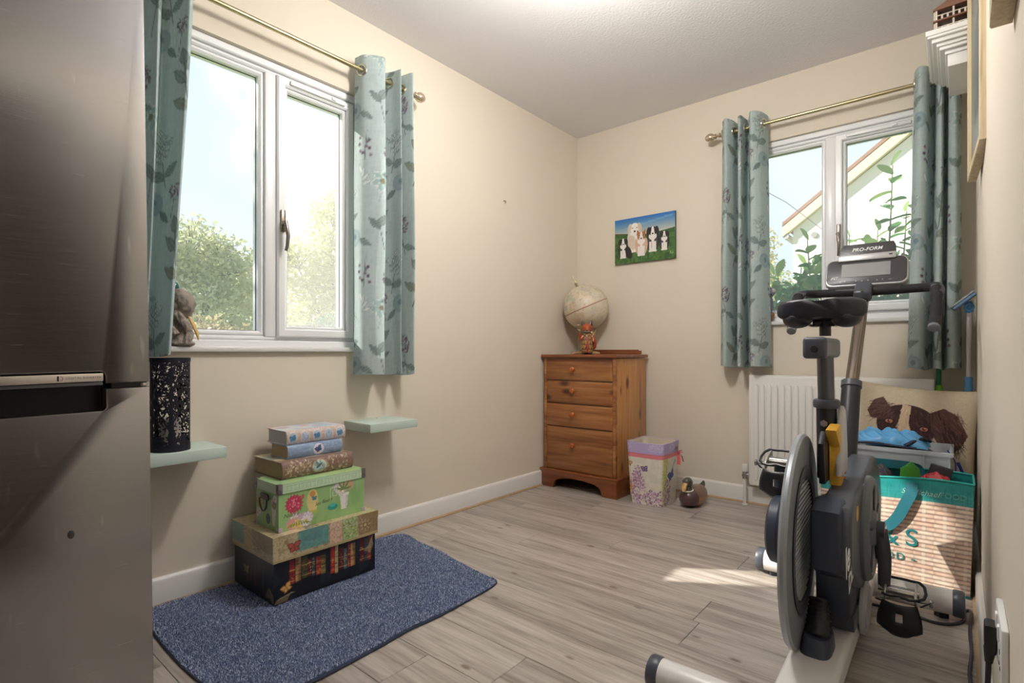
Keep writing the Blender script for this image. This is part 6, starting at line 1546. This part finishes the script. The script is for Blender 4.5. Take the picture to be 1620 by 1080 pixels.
hold = MB().prism([(-.104, 0), (.104, 0), (.100, .062), (.092, .080), (-.085, .080), (-.096, .062)], -.004, .010, M=T2 @ XZ, bevel=.003).build('tablet_holder', mat('console_charcoal', (62, 60, 64), .35), bk)
MB().box((0, -.008, .014), (.206, .010, .030), .004, M=T2).build('holder_lip', mat('console_silver', (176, 176, 178), .35, .5), hold)
MB().box((.084, -.0135, .016), (.012, .002, .005), .001, M=T2).build('holder_slot', K_blk, hold)
text_obj('lettering', 'PRO-FORM', .021, T2 @ frame_m((.0, -.0046, .052), (1, 0, 0), (0, 0, 1)), mat('white_print', (226, 226, 226), .4), hold, .0003, shear=.25, bold=.0004, spacing=1.05)
# yellow lever and white side shroud
MB().prism([(-.105, .655), (-.03, .665), (-.005, .640), (.01, .56), (.03, .505), (-.01, .480), (-.03, .49), (-.035, .60), (-.075, .63)], .012, .040, M=YZ, bevel=.005).build('tension_lever', K_ylw, bk)
MB().prism([(-.08, .50), (-.10, .615), (-.06, .645), (-.04, .60), (-.03, .50)], -.006, .010, M=YZ, bevel=.003).build('lever_slot', K_blk, bk)
gr = MB()
for k in range(8): gr.box((.0425, .005 + .004 * k, .625 - .0175 * k), (.005, .012, .009), .002, rot=Matrix.Rotation(R(-15), 4, 'X'))
gr.build('lever_grip', mat('lever_orange', (206, 110, 60), .5), bk)
MB().prism([(-.045, .52), (-.02, .66), (.0, .715), (.03, .70), (.055, .60), (.06, .52)], .028, .046, M=YZ, bevel=.007, seg=3).build('side_shroud', mat('shroud_white', (206, 206, 208), .35), bk)
# race lettering on the housing side
M_wt = mat('white_print', (226, 226, 226), .4)
text_obj('lettering', 'le TOUR', .105, frame_m((.0866, -.115, .405), (0, .80, .22), (0, -.2, 1)), M_wt, bk, .0004, shear=.2, bold=.0012)
text_obj('lettering', 'DE FRANCE', .062, frame_m((.0866, -.095, .335), (0, .80, .22), (0, -.2, 1)), M_wt, bk, .0004, shear=.2, bold=.0008)
MB().cyl((.0862, -.105, .440), (.0886, -.105, .440), .020, n=24).build('yellow_dot', K_ylw, bk)

# ================================================================== OUTSIDE
M_lawn = mat('lawn', (120, 136, 84), .95, var=.3, scale=3)
tag(MB().span((-40, -25, -.35), (40, 60, -.25)).build('ground', M_lawn), 'mown lawn outside the windows', 'lawn', kind='structure')
def leaf_mat(name, a, b, transl=.5):
    if name in MATS: return MATS[name]
    m, n, l, bs = nmat(name); nz = n.new('ShaderNodeTexNoise'); nz.inputs['Scale'].default_value = 3.5; tc = n.new('ShaderNodeTexCoord'); l.new(tc.outputs['Object'], nz.inputs['Vector'])
    mx = n.new('ShaderNodeMix'); mx.data_type = 'RGBA'; mx.inputs['A'].default_value = (*lin(a), 1); mx.inputs['B'].default_value = (*lin(b), 1); l.new(nz.outputs['Fac'], mx.inputs['Factor'])
    l.new(mx.outputs['Result'], bs.inputs['Base Color']); bs.inputs['Roughness'].default_value = .55
    t = n.new('ShaderNodeBsdfTranslucent'); l.new(mx.outputs['Result'], t.inputs['Color']); ms = n.new('ShaderNodeMixShader'); ms.inputs[0].default_value = transl
    l.new(bs.outputs[0], ms.inputs[1]); l.new(t.outputs[0], ms.inputs[2]); l.new(ms.outputs[0], n['Material Output'].inputs['Surface']); MATS[name] = m; return m
M_bark = mat('bark', (120, 104, 88), .9, var=.3, scale=12)
def tree(name, label, loc, blobs, n, size, lm, seed, cat='tree', group=None):
    """blobs: (x,y,z,rx,ry,rz) foliage masses relative to the trunk foot"""
    t = thing(name, label, cat, loc, 0, group); rs = np.random.RandomState(seed)
    top = max(b[2] for b in blobs); tr = MB(); tr.tube([(0, 0, 0), (.06, .03, top * .4), (-.03, 0, top * .75), (0, 0, top)], [.10, .085, .05, .02], 10)
    for b in blobs: tr.tube([(0, 0, max(.2, b[2] * .45)), (b[0] * .5, b[1] * .5, b[2] * .75), (b[0], b[1], b[2])], [.045, .03, .012], 8)
    for k in range(60):
        b = blobs[rs.randint(len(blobs))]; d = rs.normal(size=3); d /= np.linalg.norm(d); e = (b[0] + d[0] * b[3] * 1.05, b[1] + d[1] * b[4] * 1.05, b[2] + abs(d[2]) * b[5] * 1.1)
        tr.tube([(b[0], b[1], b[2]), ((b[0] + e[0]) / 2 + .05, (b[1] + e[1]) / 2, (b[2] + e[2]) / 2 + .06), e], [.012, .008, .003], 5)
    tr.build('trunk', M_bark, t)
    vol = np.array([b[3] * b[4] * b[5] for b in blobs]) ** .66; cnt = np.maximum(20, (n * vol / vol.sum()).astype(int)); P = []
    for b, c in zip(blobs, cnt):
        d = rs.normal(size=(c, 3)); d /= np.linalg.norm(d, axis=1)[:, None]; r = rs.uniform(.35, 1.08, c) ** .7; cl = 1 + .18 * np.sin(d[:, 0] * 7 + b[0]) * np.sin(d[:, 2] * 8 + b[1]); P.append(np.array(b[:3]) + d * (r * cl)[:, None] * np.array(b[3:]))
    P = np.concatenate(P); N = len(P); a = rs.normal(size=(N, 3)); a /= np.linalg.norm(a, axis=1)[:, None]; b_ = np.cross(a, rs.normal(size=(N, 3))); b_ /= np.linalg.norm(b_, axis=1)[:, None]; s = size * rs.uniform(.6, 1.3, N)[:, None]
    V = np.stack([P - a * s, P + b_ * s * .45, P + a * s, P - b_ * s * .45], 1).reshape(-1, 3); F = np.arange(4 * N).reshape(-1, 4)
    me = bpy.data.meshes.new('foliage'); me.from_pydata(V.tolist(), [], F.tolist()); me.materials.append(lm); o = bpy.data.objects.new('foliage', me); COL.objects.link(o); o.parent = t; o['kind'] = 'stuff'
    return t
L_a = leaf_mat('leaf_olive', (216, 216, 178), (178, 184, 138)); L_b = leaf_mat('leaf_yellow', (214, 206, 146), (168, 172, 110)); L_c = leaf_mat('leaf_deep', (172, 190, 152), (134, 158, 122)); L_d = leaf_mat('leaf_russet', (200, 178, 142), (156, 156, 110))
tree('garden_tree', 'loose olive green tree outside the fixed pane of the big window', (-8.0, .15, -.3), [(0, 0, 2.8, .75, .8, .6), (.2, .5, 2.5, .6, .7, .6), (0, -.6, 2.5, .7, .7, .7), (.2, .1, 1.6, .9, 1.0, .8)], 12000, .055, L_a, 1)
tree('garden_tree', 'low olive shrubby tree with gaps of sky outside the big window', (-10.6, 2.40, -.3), [(0, 0, 2.6, .8, .75, .65), (0, .4, 3.2, .45, .55, .5), (.1, -.2, 1.6, .8, 1.1, .9)], 8500, .055, L_a, 2)
tree('garden_tree', 'tall yellow green tree seen through the opening sash', (-8.4, 3.15, -.3), [(0, 0, 3.9, .55, .5, .8), (0, -.8, 2.9, .6, .7, .6), (.1, .3, 2.8, .7, .8, .9), (.1, -.3, 1.7, .9, 1.1, .9)], 12500, .058, L_b, 3)
tree('garden_bush', 'dense dark green bush low outside the opening sash', (-5.9, 1.62, -.3), [(0, 0, 1.3, .5, .45, .5), (.0, .5, 1.2, .45, .4, .45), (0, -.4, 1.05, .5, .4, .45)], 6500, .045, L_c, 4, 'bush')
tree('garden_bush', 'russet tinged bush low outside the big window', (-5.9, -.32, -.3), [(0, 0, 1.2, .5, .45, .42), (0, -.6, 1.2, .5, .45, .45), (0, .4, 1.1, .45, .4, .42)], 6500, .045, L_d, 5, 'bush')
tree('garden_tree', 'pale feathery tree beside the white house', (-2.6, 12.5, -.3), [(0, 0, 4.0, .9, .8, .9), (.35, 0, 3.0, .9, .8, .8), (-.4, 0, 2.4, 1.0, .9, .9)], 6500, .06, L_b, 6)

tree('garden_tree', 'unseen slim tree added to shade the fixed pane of the big window', (-3.15, -4.63, -.3), [(0, 0, 2.2, .45, .42, .6), (0, 0, 3.2, .45, .42, .7), (0, 0, 4.2, .42, .40, .6)], 9000, .06, L_c, 8)  # out of view; added to keep direct sun off the fixed pane

# neighbour's white house
M_rend = mat('white_render', (232, 226, 214), .85, var=.03, scale=2)
ho = thing('neighbour_house', 'white rendered house gable with cream verge boards beyond the back garden', 'house', (0, 9.0, 0))
g = [(-.54, -.3), (7.6, -.3), (7.6, 3.40), (3.53, 6.42), (-.54, 3.40)]
MB().prism(g, 0, 7.0, M=Matrix(((1, 0, 0, 0), (0, 0, 1, 0), (0, 1, 0, 0), (0, 0, 0, 1)))).build('gable_wall', M_rend, ho)
M_verge = mat('verge_board', (226, 204, 166), .6); M_rt = mat('roof_tile', (150, 110, 90), .8, var=.2, scale=20)
sl_ = math.atan2(3.02, 4.07)
for s_ in (-1, 1):
    e = Vector((3.53 + s_ * 4.25, -.12, 3.40 - .13)); a = Vector((3.53, -.12, 6.42 + .05)); d = (a - e); n_ = Vector((0, 0, 1))
    m_ = MB(); m_.add([e, a, a + n_ * .22, e + n_ * .22, e + Vector((0, .16, 0)), a + Vector((0, .16, 0)), a + n_ * .22 + Vector((0, .16, 0)), e + n_ * .22 + Vector((0, .16, 0))], [(0, 1, 2, 3), (7, 6, 5, 4), (0, 3, 7, 4), (1, 5, 6, 2), (3, 2, 6, 7), (0, 4, 5, 1)], smooth=False).build('verge_board', M_verge, ho)
    m_ = MB(); q = n_ * .20; w_ = Vector((0, 7.2, 0)); m_.add([e + q, a + q, a + q + w_, e + q + w_, e + q * 1.5, a + q * 1.5, a + q * 1.5 + w_, e + q * 1.5 + w_], [(3, 2, 1, 0), (4, 5, 6, 7), (0, 1, 5, 4), (2, 3, 7, 6), (0, 4, 7, 3), (1, 2, 6, 5)], smooth=False).build('roof_slope', M_rt, ho)
MB().tube([(-.66, -.1, 3.28), (-.66, 7.0, 3.28)], .06, 10).build('gutter', mat('gutter_grey', (170, 168, 166), .5), ho)
MB().cyl((-.15, -.03, 3.25), (-.15, 0, 3.25), .06, n=12).build('vent_cap', mat('vent_grey', (150, 146, 140), .6), ho)

# laurel shrub just outside the smaller window: every leaf is its own piece
sh = thing('laurel_shrub', 'broad leaved green shrub growing against the smaller window', 'shrub', (1.55, .95, -.25))
M_lf = leaf_mat('laurel_leaf', (92, 140, 66), (58, 110, 64), .3); M_lf2 = leaf_mat('laurel_leaf_young', (150, 170, 96), (110, 150, 90), .4)
vs = []; fs = []
for i in range(7):
    t = i / 6; w = .030 * math.sin(PI * min(1, t * .92 + .04)) ** .8
    for s_ in (-1, 0, 1): vs.append((s_ * w, t * .105, .010 * abs(s_) - .02 * t * t))
for i in range(6):
    for j in range(2): fs.append((i * 3 + j, i * 3 + j + 1, i * 3 + 4 + j, i * 3 + 3 + j))
lf = []
for m_ in (M_lf, M_lf2):
    me = bpy.data.meshes.new('leaf'); me.from_pydata(vs, [], fs); me.materials.append(m_); me.polygons.foreach_set('use_smooth', [True] * len(fs)); lf.append(me)
rs = random.Random(12); st = MB(); nl = 0
stems = [(-.62, 1.42), (-.52, 1.50), (-.42, 1.46), (-.30, 1.55), (-.22, 1.66), (-.12, 1.74), (-.02, 1.70), (.06, 1.64), (.14, 1.72), (.24, 2.26), (.30, 1.80), (.36, 1.90), (.44, 1.74), (.10, 1.46), (-.16, 1.42), (.34, 1.50), (-.40, 1.30), (.50, 1.60), (-.58, 1.24), (.02, 1.36)]
for (x, ht) in stems:
    ht += .20 if ht < 2 else 0
    y0 = rs.uniform(-.28, .25); p = catmull([(x * .4, 0, 0), (x * .7, y0 * .5, ht * .45), (x * .92, y0 * .8, ht * .8), (x, y0, ht)], 24); st.tube([tuple(v) for v in p], [.010 - .007 * i / 23 for i in range(24)], 6)
    k = 12; ang = rs.uniform(0, 6)
    cnt = 15
    for q in range(cnt):
        t = .60 + .40 * q / (cnt - 1); v = p[min(23, int(t * 23))]; ang += 2.4
        o = bpy.data.objects.new('leaf', lf[1 if (q >= cnt - 3 or rs.random() < .15) else 0]); COL.objects.link(o); o.parent = sh; o.location = v; nl += 1
        o.rotation_euler = (rs.uniform(-.2, .9) if q < cnt - 1 else 1.3, rs.uniform(-.5, .5), ang); sc_ = rs.uniform(.75, 1.2); o.scale = (sc_, sc_, sc_)
rn = np.random.RandomState(5); Pq = []
for (x, y, z, rx, ry, rz_, c) in ((-.62, .0, 1.30, .22, .3, .22, 240), (-.40, .05, 1.36, .26, .3, .26, 300), (-.16, .1, 1.46, .26, .3, .34, 340), (.10, .1, 1.44, .26, .3, .36, 340), (.34, .1, 1.48, .24, .3, .36, 300), (.55, .1, 1.42, .22, .3, .3, 200)):
    d = rn.normal(size=(c, 3)); d /= np.linalg.norm(d, axis=1)[:, None]; Pq.append(np.array((x, y, z)) + d * (rn.uniform(.3, 1, c) ** .6)[:, None] * np.array((rx, ry, rz_)))
Pq = np.concatenate(Pq); Nq = len(Pq); a_ = rn.normal(size=(Nq, 3)); a_ /= np.linalg.norm(a_, axis=1)[:, None]; b_ = np.cross(a_, rn.normal(size=(Nq, 3))); b_ /= np.linalg.norm(b_, axis=1)[:, None]; s_ = rn.uniform(.030, .05, Nq)[:, None]
Vq = np.stack([Pq - a_ * s_, Pq - a_ * s_ * .3 + b_ * s_ * .5, Pq + a_ * s_ * .4 + b_ * s_ * .4, Pq + a_ * s_, Pq + a_ * s_ * .4 - b_ * s_ * .4, Pq - a_ * s_ * .3 - b_ * s_ * .5], 1).reshape(-1, 3)
me = bpy.data.meshes.new('foliage'); me.from_pydata(Vq.tolist(), [], np.arange(6 * Nq).reshape(-1, 6).tolist()); me.materials.append(M_lf); fo = bpy.data.objects.new('foliage', me); COL.objects.link(fo); fo.parent = sh; fo['kind'] = 'stuff'
st.build('stem', mat('green_stem', (110, 120, 70), .7), sh)
MB().tube([(-3.2, -3.5, 5.4), (-1.2, -2.0, 4.25), (-.4, -1.2, 3.7), (.33, -.02, 3.0)], .008, 6).build('service_wire', mat('wire_grey', (150, 150, 156), .6), ho)
